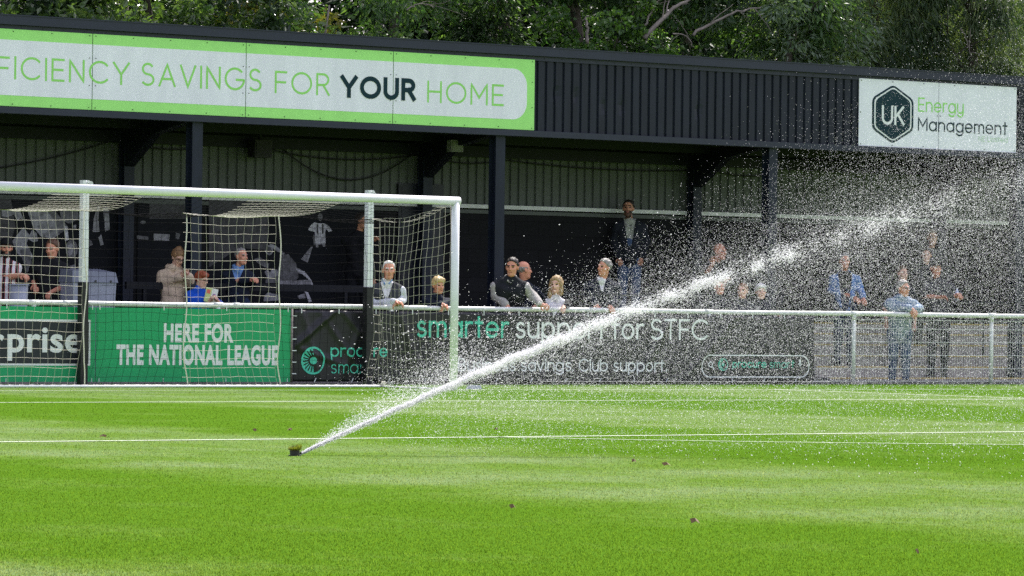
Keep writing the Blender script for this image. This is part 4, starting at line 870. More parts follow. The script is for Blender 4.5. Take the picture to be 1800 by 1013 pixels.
def leaves(name, C, dirs, ln, wd, m, parent, rng, droop=.25, mi=None):
    """diamond leaves folded along the midrib; C centres, dirs the way each points"""
    n = len(C); d = dirs/np.linalg.norm(dirs, axis=1)[:, None]; d[:, 2] -= droop; d /= np.linalg.norm(d, axis=1)[:, None]
    r = rng.normal(0, 1, (n, 3)); s = np.cross(d, r); s /= np.linalg.norm(s, axis=1)[:, None]+1e-9; u = np.cross(s, d)
    L_ = (ln*rng.uniform(.65, 1.3, n))[:, None]; W_ = (wd*rng.uniform(.7, 1.25, n))[:, None]
    V = np.stack([C, C+d*L_*.45+s*W_*.5+u*W_*.18, C+d*L_, C+d*L_*.45-s*W_*.5+u*W_*.18, ], 1).reshape(-1, 3)
    b = 4*np.arange(n)[:, None]; Fc = np.concatenate([np.hstack([b, b+1, b+2]), np.hstack([b, b+2, b+3])])
    o = fast_mesh(name, V, Fc, m, parent, midx=None if mi is None else np.concatenate([mi, mi])); return o
def wander(p, d, L_, rng, n=9, bend=.16, up=0.0):
    P = [np.array(p, float)]; d = np.array(d, float); d /= np.linalg.norm(d)
    for i in range(n):
        d = d+rng.normal(0, bend, 3)*.6+np.array([0, 0, up]); d /= np.linalg.norm(d); P.append(P[-1]+d*L_/n)
    return np.array(P)
def tree(name, label, px, Y, height, spread, base, mk, leaf, nl, seed, group, clump=.55, nclump=130, bark='bark', trunk_r=.16, lean=(0, 0), depth=None, droop=.3, deep=.25, hang=0.0, limbs=9):
    rng = np.random.default_rng(seed); x = U(px, 60, Y)[0]; o = empty(name, (x, Y, 0)); depth = depth or spread*.75
    top = np.array([lean[0], lean[1], height*.8]); mb = MB(); tr = wander((0, 0, -.05), (lean[0], lean[1], height), height*.82, rng, 12, .05)
    mb.tube(tr, np.linspace(trunk_r, trunk_r*.3, len(tr)), 9); tips = []
    lb = MB()
    for i in range(limbs):
        k = rng.integers(3, 11); a = rng.uniform(0, 6.283); st = tr[k]; Lr = rng.uniform(.45, .9)
        d = np.array([math.cos(a)*spread, math.sin(a)*depth, rng.uniform(.1, .9)*height*.3]); P = wander(st, d, np.linalg.norm(d)*Lr, rng, 9, .18); r0 = trunk_r*rng.uniform(.22, .42)
        lb.tube(P, np.linspace(r0, r0*.25, len(P)), 6); tips += [P[j] for j in (5, 7, 9)]
        for q in range(2):
            j = rng.integers(3, 8); P2 = wander(P[j], d+rng.normal(0, 1.2, 3), rng.uniform(.5, 1.3), rng, 6, .25); lb.tube(P2, np.linspace(r0*.4, r0*.12, len(P2)), 5); tips.append(P2[-1])
    mb.build('trunk', M[bark], o, True); lb.build('limbs', M[bark], o, True)
    # leaf clumps through an uneven crown
    cc = []; zc, zr = (height+base)/2, (height-base)/2
    lob = rng.normal(0, 1, (7, 3)); lob /= np.linalg.norm(lob, axis=1)[:, None]; amp = rng.uniform(-.35, .25, 7)
    while len(cc) < nclump:
        v = rng.normal(0, 1, 3); v /= np.linalg.norm(v); r = rng.uniform(.15, 1)**.5*(1+sum(a*max(0, v @ l)**3 for a, l in zip(amp, lob)))
        cc.append(np.array([v[0]*spread*r, v[1]*depth*r, zc+v[2]*zr*r]))
    cc = np.array(cc+[t for t in tips if t[2] > base]); k = len(cc); ci = rng.integers(0, k, nl); cs = clump*rng.uniform(.55, 1.35, k)
    off = rng.normal(0, 1, (nl, 3)); off /= np.linalg.norm(off, axis=1)[:, None]; off *= (rng.uniform(0, 1, nl)**.45)[:, None]*cs[ci][:, None]; off[:, 2] *= .62
    if hang: off[:, 2] -= hang*np.abs(rng.normal(0, 1, nl))*np.linalg.norm(off[:, :2], axis=1)
    C = cc[ci]+off; dirs = off+rng.normal(0, .22, (nl, 3)); ok = C[:, 2] > .1
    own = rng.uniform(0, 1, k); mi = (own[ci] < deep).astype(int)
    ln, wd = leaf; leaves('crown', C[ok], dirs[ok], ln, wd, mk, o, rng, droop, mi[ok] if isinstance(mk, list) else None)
    tag(o, label, 'tree', group); return o
TG = 'trees behind the stand'
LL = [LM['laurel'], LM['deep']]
tree('laurel_tree', 'glossy broad-leaved laurel above the green sign at the far left', 60, 54.6, 8.4, 3.0, 2.5, LL, (.155, .078), 19000, 1, TG, .5, 82, droop=.1)
tree('laurel_tree', 'glossy dark laurel above the middle of the green sign, right of its twin', 330, 54.4, 8.1, 2.7, 2.5, LL, (.15, .075), 18000, 2, TG, .5, 82, droop=.1)
tree('hazel_bush', 'loose yellowing bush with pale stems between the laurels and the ash', 500, 53.9, 7.4, 1.25, 3.5, [LM['yellow'], LM['laurel']], (.11, .065), 5500, 3, TG, .42, 33, 'pale_bark', .05, limbs=14, deep=.62)
AA = [LM['ash'], LM['deep']]
tree('ash_tree', 'broad ash with drooping leaflets above the words YOUR HOME', 660, 55.2, 10.0, 2.6, 4.6, AA, (.135, .052), 24000, 4, TG, .55, 82, 'bark', .17, droop=.55)
tree('ash_tree', 'darker ash with hanging leaves between the sign end and the ivy trunk', 905, 56.2, 10.5, 2.3, 4.2, [LM['ash'], LM['deep']], (.13, .05), 19000, 5, TG, .55, 71, 'bark', .16, droop=.55, deep=.55)
tree('ivy_clad_tree', 'ivy covered trunk with some yellow leaves above the bare fascia', 1050, 54.2, 10.0, .95, 2.6, [LM['ivy'], LM['deep']], (.095, .085), 11000, 6, TG, .34, 66, 'bark', .15, droop=.5, limbs=5)
tree('sycamore_tree', 'dark tree with bare slanting branches above the dented fascia', 1200, 55.6, 10.0, 2.2, 4.9, [LM['deep'], LM['ash']], (.15, .065), 13000, 7, TG, .55, 57, 'pale_bark', .17, lean=(.6, .2), droop=.45, deep=.5)
tree('ash_tree', 'pale silvery leaved ash left of the white company sign', 1385, 54.7, 9.4, 1.75, 3.9, [LM['ash_pale'], LM['ash']], (.135, .05), 18000, 8, TG, .5, 66, 'bark', .13, droop=.65, deep=.45)
tree('cypress_tree', 'feathery drooping cypress above the left half of the white sign', 1560, 55.0, 11.5, 1.75, 3.0, [LM['cypress'], LM['deep']], (.20, .028), 34000, 9, TG, .48, 104, 'bark', .17, droop=.9, hang=.9, deep=.3)
tree('cypress_tree', 'feathery drooping cypress above the right half of the white sign', 1720, 54.7, 11.0, 1.55, 3.0, [LM['cypress'], LM['deep']], (.20, .028), 31000, 10, TG, .46, 99, 'bark', .17, droop=.9, hang=.9, deep=.3)
tree('ash_tree', 'half hidden tree at the extreme right edge beyond the cypress', 1880, 55.2, 9.0, 1.3, 3.0, AA, (.1, .036), 12000, 19, TG, .5, 44, droop=.5)
for i, (px, l) in enumerate(((-60, 'dark tree deep behind the leftmost laurel'), (230, 'dark tree glimpsed between the two laurels'), (520, 'dark tree deep behind the yellowing bush'), (800, 'dark tree deep behind the two ashes'), (1080, 'dark tree deep behind the ivy trunk'), (1330, 'dark tree deep behind the pale silvery ash'), (1620, 'dark tree deep behind the two cypresses'), (1900, 'dark tree deep behind the right edge'))):
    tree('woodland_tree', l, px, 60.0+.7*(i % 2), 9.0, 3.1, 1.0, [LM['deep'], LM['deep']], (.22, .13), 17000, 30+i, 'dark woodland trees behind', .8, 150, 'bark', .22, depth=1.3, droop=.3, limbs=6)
def branch(p0, p1, r, Y0, Y1, label, seed, twigs=4):
    rng = np.random.default_rng(seed); a, b = U(*p0, Y0), U(*p1, Y1); t = np.linspace(0, 1, 14)[:, None]; P = a+(b-a)*t; P[:, 2] += .10*np.sin(math.pi*t[:, 0]); P += rng.normal(0, .012, P.shape)
    mb = MB().tube(P, np.linspace(r, r*.45, 14), 7)
    for k in range(twigs):
        j = rng.integers(3, 13); Q = wander(P[j], (b-a)+rng.normal(0, .8, 3), rng.uniform(.3, .8), rng, 6, .22); mb.tube(Q, np.linspace(r*.4, r*.12, 7), 5)
    o = mb.build('bare_branch', M['pale_bark'], smooth=True); tag(o, label, 'branch', 'bare branches among the leaves')
branch((1133, 68), (1225, -8), .045, 54.0, 54.2, 'thick bare branch slanting up right above the fascia dents', 1)
branch((1218, 62), (1345, 12), .028, 53.8, 53.7, 'long thin bare branch with stubs rising to the right', 2)
branch((1180, 60), (1222, 84), .014, 53.6, 53.6, 'short drooping bare twig just above the capping', 3, 2)
branch((1133, 48), (1165, -5), .022, 54.2, 54.4, 'slim bare branch left of the thick one', 4, 3)
branch((715, 18), (765, 15), .014, 53.4, 53.4, 'short pale twig above the word YOUR', 5, 3)
branch((1688, 50), (1708, 104), .012, 53.0, 53.0, 'pale dead twig hanging from the cypress', 6, 2)
branch((1033, 76), (1030, 30), .03, 53.3, 53.3, 'bare upright stem beside the ivy trunk', 7, 1)
# ---------------------------------------------------------------- spectators
FWD = np.array([math.sin(PSI), math.cos(PSI), 0]); RGT = np.array([math.cos(PSI), -math.sin(PSI), 0])
def nrm(v): v = np.asarray(v, float); return v/(np.linalg.norm(v)+1e-12)
class Field:
    """a signed distance field on a grid, filled one rounded shape at a time and skinned with surface nets"""
    def __init__(s, lo, hi, h): s.lo = np.array(lo); s.h = h; s.n = np.ceil((np.array(hi)-s.lo)/h).astype(int)+1; s.d = np.full(s.n, .2, np.float32)
    def win(s, lo, hi):
        a = np.clip(np.floor((lo-s.lo)/s.h).astype(int), 0, s.n-1); b = np.clip(np.ceil((hi-s.lo)/s.h).astype(int)+1, 1, s.n); sl = tuple(slice(i, max(j, i+1)) for i, j in zip(a, b))
        g = np.meshgrid(*[s.lo[k]+s.h*np.arange(sl[k].start, sl[k].stop) for k in range(3)], indexing='ij'); return sl, np.stack(g, -1)
    def put(s, sl, d, k, sub=False):
        o = s.d[sl]
        if sub: s.d[sl] = np.maximum(o, -d); return
        h = np.maximum(k-np.abs(o-d), 0)/k; s.d[sl] = np.minimum(o, d)-h*h*k*.25
    def add(s, pr, grow=0.0, k=.022, sub=False):
        m = .07+grow
        if pr[0] == 'c':
            _, a, b, ra, rb = pr; a, b = np.asarray(a, float), np.asarray(b, float); R = max(ra, rb)+m; sl, P = s.win(np.minimum(a, b)-R, np.maximum(a, b)+R)
            ba = b-a; t = np.clip(((P-a) @ ba)/(ba @ ba+1e-12), 0, 1); d = np.linalg.norm(P-a-t[..., None]*ba, axis=-1)-(ra+(rb-ra)*t)-grow
        else:
            _, c, r, Q = pr; c = np.asarray(c, float); r = np.asarray(r, float)+grow; R = r.max()+.07; sl, P = s.win(c-R, c+R)
            q = (P-c) @ Q; k0 = np.linalg.norm(q/r, axis=-1); k1 = np.linalg.norm(q/(r*r), axis=-1); d = k0*(k0-1)/(k1+1e-9)
        s.put(sl, d.astype(np.float32), k, sub)
    def mesh(s):
        D = s.d; I = D < 0; cnt = np.zeros(np.array(D.shape)-1, int); 
        cs = [(i, j, k) for i in (0, 1) for j in (0, 1) for k in (0, 1)]; n0, n1, n2 = cnt.shape
        cor = {c: D[c[0]:c[0]+n0, c[1]:c[1]+n1, c[2]:c[2]+n2] for c in cs}
        ins = sum((cor[c] < 0).astype(int) for c in cs); act = (ins > 0) & (ins < 8); idx = np.full(act.shape, -1); A = np.argwhere(act); idx[act] = np.arange(len(A))
        acc = np.zeros((len(A), 3)); w = np.zeros(len(A))
        for c in cs:
            for ax in range(3):
                if c[ax]: continue
                e = list(c); e[ax] = 1; a = cor[c][act]; b = cor[tuple(e)][act]; x = (a < 0) != (b < 0); t = np.where(x, a/(a-b+1e-12), 0)
                p = np.tile(np.array(c, float), (len(A), 1)); p[:, ax] += t; acc[x] += p[x]; w[x] += 1
        V = s.lo+s.h*(A+acc/np.maximum(w, 1)[:, None]); Q = []
        for ax in range(3):
            o1, o2 = [(1, 2), (2, 0), (0, 1)][ax]; sl0 = [slice(1, -1)]*3; sl0[ax] = slice(0, -1); sl1 = list(sl0); sl1[ax] = slice(1, None)
            a, b = I[tuple(sl0)], I[tuple(sl1)]; X = np.argwhere(a != b)
            if not len(X): continue
            X[:, o1] += 1; X[:, o2] += 1; flip = I[X[:, 0], X[:, 1], X[:, 2]]
            def at(d1, d2): Y = X.copy(); Y[:, o1] -= d1; Y[:, o2] -= d2; return idx[Y[:, 0], Y[:, 1], Y[:, 2]]
            q = np.stack([at(1, 1), at(0, 1), at(0, 0), at(1, 0)], 1); q[~flip] = q[~flip][:, ::-1]; Q.append(q)
        Q = np.concatenate(Q); Q = Q[(Q >= 0).all(1)]; return V, Q
def cloth(name, col, rough=.85, var=.2, scale=22, bump=.25): return mat(name, lin(col) if isinstance(col, str) else col, rough, var, scale, bump=bump, bscale=45, spec=.25)
def striped(name):
    m = bpy.data.materials.new(name); m.use_nodes = True; n = m.node_tree; L = n.links.new; b = n.nodes['Principled BSDF']
    tc = n.nodes.new('ShaderNodeTexCoord'); w_ = n.nodes.new('ShaderNodeTexWave'); w_.inputs['Scale'].default_value = 3.6; w_.inputs['Distortion'].default_value = .4; L(tc.outputs['Object'], w_.inputs[0])
    r = n.nodes.new('ShaderNodeValToRGB'); r.color_ramp.interpolation = 'CONSTANT'; r.color_ramp.elements[0].color = (.012, .010, .011, 1); r.color_ramp.elements[1].color = (.72, .70, .70, 1); r.color_ramp.elements[1].position = .54
    e = r.color_ramp.elements.new(.26); e.color = (.35, .012, .02, 1); L(w_.outputs[0], r.inputs[0]); L(r.outputs[0], b.inputs['Base Color']); b.inputs['Roughness'].default_value = .8; return m
def plaid(name):
    m = bpy.data.materials.new(name); m.use_nodes = True; n = m.node_tree; L = n.links.new; b = n.nodes['Principled BSDF']; tc = n.nodes.new('ShaderNodeTexCoord'); prev = None
    for ax in ('X', 'Z'):
        w_ = n.nodes.new('ShaderNodeTexWave'); w_.bands_direction = ax; w_.inputs['Scale'].default_value = 7; w_.inputs['Distortion'].default_value = .6; L(tc.outputs['Object'], w_.inputs[0])
        r = n.nodes.new('ShaderNodeValToRGB'); r.color_ramp.elements[0].color = (.07, .14, .25, 1); r.color_ramp.elements[1].color = (.40, .47, .52, 1); r.color_ramp.elements[0].position = .35; r.color_ramp.elements[1].position = .75; L(w_.outputs[0], r.inputs[0])
        if prev is None: prev = r.outputs[0]
        else:
            mx = n.nodes.new('ShaderNodeMix'); mx.data_type = 'RGBA'; mx.inputs[0].default_value = .5; L(prev, mx.inputs[6]); L(r.outputs[0], mx.inputs[7]); L(mx.outputs[2], b.inputs['Base Color'])
    b.inputs['Roughness'].default_value = .85; return m
SK = {k: mat('skin_'+k, lin(c), .5, .10, 30, spec=.4) for k, c in (('fair', 'e2b49c'), ('ruddy', 'd9977b'), ('tan', 'c48d70'))}
EYE = mat('eye', (.018, .012, .010), .3, .1); LIP = mat('lip', lin('9e5a50'), .5, .1); BEARD = {}
HAIRM = {k: mat('hair_'+k, lin(c), .55, .35, 60, bump=.5, streak=(1, 1, .25)) for k, c in (('white', 'd6d4cf'), ('grey', '8b8782'), ('dark', '2a211c'), ('brown', '5b3f2c'), ('ginger', '8a3f1c'), ('blond', 'cdb27c'), ('darkblond', 'a98d62'), ('fairbrown', '8d6a48'))}
CL = {k: cloth('cloth_'+k, c) for k, c in (('black', '17181c'), ('navy', '1a2130'), ('dark', '22262d'), ('lightgrey', 'cdd0d6'), ('sweater', 'aaa6a1'), ('beige', 'd2bda2'), ('white', 'dedde0'), ('shirtblue', '6f93c4'), ('royal', '1a56c8'), ('denim', '6488b8'), ('jeans', '485b78'), ('darkjeans', '22304a'), ('khaki', '6f6350'), ('vest', '1f2126'), ('hood', 'a3a69c'), ('charcoal', '3a3c41'), ('trouser', '15171b'))}
CL['striped'] = striped('striped_shirt'); CL['plaid'] = plaid('plaid_shirt')
GLASS = mat('spectacle_frame', (.01, .01, .01), .3, .1)
def person(label, Y, head, hs, yaw, sh, hands, feet=0.0, pitch=0, roll=0, tyaw=0, aw=.19, elbows=(None, None), skin='fair', hair=('short', 'dark'), wear=(), legs='trouser', beard=None, extra=(), lean_b=.0, headback=0.0, grip=(None, None), bulk=1.0, neck_f=.03):
    """head, shoulders and hands are given where the photograph shows them on the person's own upright plane"""
    Pb = U(sh[0], sh[1], Y); s = pxm(sh[0], sh[1], Y); org = np.array([Pb[0], Pb[1], feet]); o = empty('person', tuple(org), -PSI)
    yo, po, ro = rad(yaw), rad(pitch), rad(roll)
    def L3(px, py, dy=0.0):                                          # own frame: x image right, y away, z up
        P = U(px, py, Y); return np.array([(P-Pb) @ RGT*1.0+0.0, 0, P[2]-feet])*[1, 1, 1]+np.array([0, dy, 0])
    def L2(px, py, dy=0.0): return np.array([(px-sh[0])/s, dy, L3(px, py)[2]])
    S = L2(*sh); q = hs; ty = rad(tyaw); A = np.array([math.cos(ty), math.sin(ty), 0]); Fd = np.array([math.sin(ty), -math.cos(ty), 0])
    hipz = max(.45, S[2]-.50*q); H = np.array([S[0]*.6, lean_b, hipz]); leg = hipz
    Hc = L2(head[0], head[1], -.02-headback)
    hf = np.array([math.sin(yo)*math.cos(po), -math.cos(yo)*math.cos(po), math.sin(po)]); hr = nrm(np.cross(hf, [0, 0, 1.0])); hu = np.cross(hr, hf)
    hr, hu = math.cos(ro)*hr+math.sin(ro)*hu, math.cos(ro)*hu-math.sin(ro)*hr
    HM = np.stack([hr, hf, hu], 1)                                    # columns: right, forward, up
    W = lambda x, f, u: Hc+HM @ (np.array([x, f, u])*q)
    ell = lambda x, f, u, a, b, c: ('e', W(x, f, u), np.array([a, b, c])*q, HM)
    cap = lambda a, b, r1, r2: ('c', W(*a), W(*b), r1*q, r2*q)
    B = bulk*q; prim = []
    def p(tags, pr): prim.append((tags, pr))
    wst = S+(H-S)*.62
    for k in (-1, 1): p('torso', ('c', S+[0, 0, .025*q], S+A*k*(aw-.055)*q+[0, .01, -.055*q], .052*B, .050*B))
    for k in (-1, 1):
        p('torso', ('c', S+A*k*.075*B+[0, .0, -.13*q]+Fd*.012, wst+A*k*.060*B, .095*B, .092*B))
    p('torso pelvis', ('c', wst, H, .135*B, .135*B)); p('pelvis', ('c', H-A*.07, H+A*.07, .115*B, .115*B))
    p('neck', ('c', S+[0, 0, -.01]-Fd*.025, W(0, -.020, -.055), .050*q, .049*q))
    armp = []
    for k, (hd, eb, gp_) in enumerate(zip(hands, elbows, grip)):
        sg = (-1, 1)[k]; Sh = S+A*sg*(aw-.015)*q+np.array([0, 0, -.070*q])
        p('torso delt', ('c', Sh, Sh-A*sg*.04+[0, 0, .01], .050*B, .052*B))
        ua, fa = .29*q, .25*q
        hp = L2(*hd) if hd is not None else Sh+np.array([sg*.06, .02, -.52*q])
        d = hp-Sh; D = np.linalg.norm(d); 
        if D > (ua+fa)*.985: sc = D/(ua+fa)/.985; ua *= sc; fa *= sc
        if eb is not None: E = L2(*eb)
        else:
            a = (ua*ua-fa*fa+D*D)/(2*D); hh = math.sqrt(max(ua*ua-a*a, 0)); bend = np.array([sg*.9, .5, -1.0]); bend = nrm(bend-nrm(d)*(bend @ nrm(d))); E = Sh+nrm(d)*a+bend*hh
        p('uarm%d' % k, ('c', Sh, E, .047*B, .040*B)); p('farm%d' % k, ('c', E, hp, .040*B, .027*q)); armp.append((Sh, E, hp))
        fd = nrm(gp_ if gp_ is not None else nrm(hp-E)+np.array([0, -.1, -.35])); pn = nrm(np.cross(fd, [sg, 0, .2])); sd = np.cross(fd, pn)   # finger way, palm normal, across
        if pn[2] > 0: pn = -pn
        p('hand', ('c', hp, hp+fd*.030*q, .026*q, .028*q)); Kn = hp+fd*.075*q
        p('hand', ('c', Kn-sd*.026*q, Kn+sd*.026*q, .017*q, .016*q)); p('hand', ('c', hp+fd*.03*q, Kn, .027*q, .020*q))
        for f in range(4):
            b0 = Kn+sd*(f-1.5)*.020*q; l = (.038, .044, .041, .032)[f]*q; c1 = b0+nrm(fd*.85+pn*.5)*l; c2 = c1+nrm(fd*.25+pn*.95)*l*.85
            p('hand', ('c', b0, c1, .0098*q, .0092*q)); p('hand', ('c', c1, c2, .0092*q, .0080*q))
        tb = hp+fd*.022*q+sd*(.026 if k else -.026)*q; t1 = tb+nrm(fd*.7+sd*(.8 if k else -.8)+pn*.3)*.040*q; p('hand', ('c', tb, t1, .0125*q, .0105*q)); p('hand', ('c', t1, t1+nrm(fd*.8+pn*.5)*.028*q, .0105*q, .009*q))
    for sg in (-1, 1):
        hp = H+A*sg*.085*q+[0, 0, -.03]; an = np.array([H[0]+A[0]*sg*.10*q, H[1]+A[1]*sg*.1*q+.01, .085]); kn = (hp+an)/2+Fd*.035+[0, 0, .02]
        p('leg', ('c', hp, kn, .088*B, .060*q)); p('leg', ('c', kn, an, .058*q, .042*q)); p('foot', ('c', an-[0, 0, .045]-Fd*.03, an+Fd*.15*q-[0, 0, .055], .040, .030))
    hd_ = [ell(0, -.014, .034, .074, .092, .086), ell(0, .030, -.035, .060, .066, .080), cap((-.025, .045, -.092), (.025, .045, -.092), .026, .026), cap((0, .074, -.100), (0, .060, -.1), .018, .02)]
    for pr in hd_: p('head', pr)
    fine = [cap((0, .090, .012), (0, .112, -.026), .009, .0125), cap((-.012, .094, -.032), (.012, .094, -.032), .009, .009), cap((-.044, .074, .026), (-.012, .088, .022), .011, .011), cap((.044, .074, .026), (.012, .088, .022), .011, .011),
            ell(-.076, -.008, -.008, .012, .021, .033), ell(.076, -.008, -.008, .012, .021, .033), cap((-.018, .084, -.062), (.018, .084, -.062), .009, .009), cap((-.042, .062, -.022), (-.03, .07, -.03), .02, .02), cap((.042, .062, -.022), (.03, .07, -.03), .02, .02)]
    for pr in fine: p('fine', pr)
    pts = np.array([x for _, pr in prim for x in ((pr[1], pr[2]) if pr[0] == 'c' else (pr[1],))]); lo, hi = pts.min(0)-.17, pts.max(0)+.17
    lo[2] = max(lo[2], -.02)
    h = .0105
    Fb = Field(lo, hi, h)
    for t, pr in prim: Fb.add(pr, 0, .008 if t in ('hand', 'fine') else .026)
    for sx in (-1, 1): Fb.add(('e', W(sx*.031, .096, .006), np.array([.017, .014, .010])*q, HM), 0, .01, True)
    V, Q = Fb.mesh(); fc = V[Q].mean(1); loc = ((fc-Hc) @ HM)/q
    mi = np.zeros(len(Q), int); ey = (np.abs(np.abs(loc[:, 0])-.031) < .014) & (np.abs(loc[:, 2]-.005) < .0075) & (loc[:, 1] > .05); br = (np.abs(np.abs(loc[:, 0])-.031) < .020) & (np.abs(loc[:, 2]-.027) < .006) & (loc[:, 1] > .06)
    mi[ey] = 1; mi[br] = 3; mi[(np.abs(loc[:, 0]) < .022) & (np.abs(loc[:, 2]+.063) < .006) & (loc[:, 1] > .06)] = 2
    hm = HAIRM[hair[1]]
    if beard: mi[(loc[:, 2] < -.045) & (loc[:, 2] > -.14) & (loc[:, 1] > -.01) & (mi == 0) & (np.abs(loc[:, 0]) < .09) & ~((np.abs(loc[:, 0]) < .02) & (np.abs(loc[:, 2]+.063) < .012))] = 3
    b = fast_mesh('body', V, Q, [SK[skin], EYE, LIP, hm if hair[0] != 'none' else SK[skin]], o, mi, True)
    # hair
    def shell(name, prims, m, grow, keep=None, k=.02, hh=None):
        F2 = Field(lo, hi, hh or h)
        for pr in prims: F2.add(pr, grow, k)
        if 'hair' in name:
            g = np.stack(np.meshgrid(*[F2.lo[i]+F2.h*np.arange(F2.n[i]) for i in range(3)], indexing='ij'), -1); lc = ((g-Hc) @ HM)/q; F2.d += (.0055*np.sin(lc[..., 0]*95+lc[..., 2]*30)*np.sin(lc[..., 1]*70+lc[..., 2]*45+2)+.003*np.sin(lc[..., 0]*190+lc[..., 1]*60)).astype(np.float32)
        if keep is not None:
            g = np.stack(np.meshgrid(*[F2.lo[i]+F2.h*np.arange(F2.n[i]) for i in range(3)], indexing='ij'), -1); F2.d = np.maximum(F2.d, keep(g).astype(np.float32))
        V2, Q2 = F2.mesh()
        if len(Q2): return fast_mesh(name, V2, Q2, m, o, None, True)
    hl = lambda g: ((g-Hc) @ HM)/q
    def hairline(front, low, sid=.0):
        def f(g):
            l = hl(g); return np.maximum(-(l[..., 2]-(front+sid*0-(front-low)*np.clip((.075-l[..., 1])/.11, 0, 1)))*q, -1)
        return f
    sk0 = [hd_[0]]
    if hair[0] == 'short': shell('hair', sk0+[ell(0, -.02, .03, .077, .092, .09)], hm, .007*q, lambda g: np.maximum(hairline(.096, -.042)(g), (.02*np.sin(hl(g)[..., 0]*55)+hl(g)[..., 1]-.088)*q))
    if hair[0] == 'mop': shell('hair', sk0+[ell(0, -.01, .042, .079, .095, .088), cap((-.045, .055, .085), (.045, .055, .085), .022, .022)], hm, .010*q, hairline(.055, -.05))
    if hair[0] == 'receding': shell('hair', sk0, hm, .007*q, lambda g: np.maximum(hairline(.112, -.04)(g), (hl(g)[..., 1]-.045-.02*np.cos(hl(g)[..., 0]*45))*q))
    if hair[0] == 'fringe': shell('hair', sk0, hm, .006*q, lambda g: np.maximum(hairline(.06, -.05)(g), np.maximum((hl(g)[..., 2]-.045)*q, (hl(g)[..., 1]-.02)*q)))
    if hair[0] == 'bun': shell('hair', sk0+[ell(0, -.03, .122, .036, .036, .030), ell(0, -.02, .04, .077, .094, .088)], hm, .009*q, hairline(.07, -.05))
    if hair[0] == 'long': shell('hair', sk0+[ell(0, -.02, .035, .082, .094, .09), cap((-.068, .01, .02), (-.078, .02, -.12), .026, .022), cap((.068, .01, .02), (.085, .03, -.17), .028, .02), cap((0, -.06, 0), (0, -.07, -.13), .05, .04)], hm, .010*q, lambda g: np.where(hl(g)[..., 2] > -.03, hairline(.075, -.2)(g), -1))
    if hair[0] == 'cap':
        shell('hair', sk0, hm, .007*q, lambda g: np.maximum(hairline(.05, -.05)(g), (hl(g)[..., 2]-.05)*q))
        shell('cap', sk0+[ell(0, -.01, .06, .078, .094, .075)], CL['black'], .012*q, lambda g: -(hl(g)[..., 2]-.045)*q); shell('cap_brim', [ell(0, .10, .048, .062, .060, .010)], CL['black'], .0, None, hh=.008)
    if beard: shell('beard', [cap((-.03, .062, -.088), (.03, .062, -.088), .024, .024), cap((0, .075, -.112), (0, .05, -.11), .02, .02)], HAIRM[beard], .006*q, lambda g: (hl(g)[..., 2]+.072)*q)
    if 'quilt' in extra: pass
    if 'glasses' in extra:
        mb = MB()
        for sx in (-1, 1): mb.tube([W(sx*.032+.021*math.cos(t), .108-.012*abs(sx*.032+.021*math.cos(t))/.05, .004+.016*math.sin(t)) for t in np.linspace(0, 6.283, 15)], .0032, 5); mb.tube([W(sx*.052, .096, .008), W(sx*.079, -.01, .008)], .0032, 5)
        mb.tube([W(-.011, .106, .008), W(.011, .106, .008)], .0032, 5); mb.build('glasses', GLASS, o)
    # clothes
    def tagged(names): return [pr for t, pr in prim if any(x in names for x in t.split())]
    full = ['torso', 'delt', 'uarm0', 'uarm1', 'farm0', 'farm1']
    def trim_arms(prs):
        out = []
        for pr in prs:
            for (_, E, hp) in armp:
                if pr[0] == 'c' and np.allclose(pr[1], E) and np.allclose(pr[2], hp): pr = ('c', E, E+(hp-E)*.90, pr[3], .036*q)
            out.append(pr)
        return out
    def half_arms(prs):
        out = []
        for pr in prs:
            for (Sh, E, _) in armp:
                if pr[0] == 'c' and np.allclose(pr[1], Sh) and np.allclose(pr[2], E): pr = ('c', Sh, Sh+(E-Sh)*.75, pr[3]+.006, .052*q)
            out.append(pr)
        return out
    def vee(w0, sl, z0, z1=9):                                         # opening down the front: half width w0 + sl*(height above z0)
        def f(g):
            r = g-S; x = r @ A; fz = r @ Fd; z = r[..., 2]; wv = w0+sl*np.maximum(z-z0, 0)
            inside = np.minimum(np.minimum(wv-np.abs(x), fz+.0), np.minimum(z-z0, z1-z)); return inside
        return f
    for nm, kind, m, grow, *opt in wear:
        if kind == 'jacket': prs = trim_arms(tagged(full))
        elif kind == 'tee': prs = half_arms(tagged(['torso', 'delt', 'uarm0', 'uarm1']))
        elif kind == 'vest': prs = tagged(['torso'])
        elif kind == 'sleeves': prs = trim_arms(tagged(['delt', 'uarm0', 'uarm1', 'farm0', 'farm1']))
        elif kind == 'coat': prs = trim_arms(tagged(full+['pelvis']))+[('c', H, H-[0, 0, .35*q], .155*B, .18*B)]
        elif kind == 'hood': prs = [('c', S+A*.07-Fd*.04+[0, 0, .035], S-A*.07-Fd*.04+[0, 0, .035], .05, .05), ('c', S+A*.075+[0, 0, .03], S+Fd*.085+A*.03-[0, 0, .06], .036, .026), ('c', S-A*.075+[0, 0, .03], S+Fd*.085-A*.03-[0, 0, .06], .036, .026)]
        elif kind == 'collar': prs = [('c', S+A*.062+[0, 0, .075], S+Fd*.075+A*.030+[0, 0, .02], .022, .012), ('c', S-A*.062+[0, 0, .075], S+Fd*.075-A*.030+[0, 0, .02], .022, .012), ('c', S+A*.055-Fd*.05+[0, 0, .075], S-A*.055-Fd*.05+[0, 0, .075], .026, .026)]
        cut = vee(*opt[0]) if opt else None
        rngk = abs(hash(label)) if False else sum(map(ord, label))
        def keepf(g, cut=cut):
            d = np.full(g.shape[:-1], -1.0) if cut is None else cut(g); return d
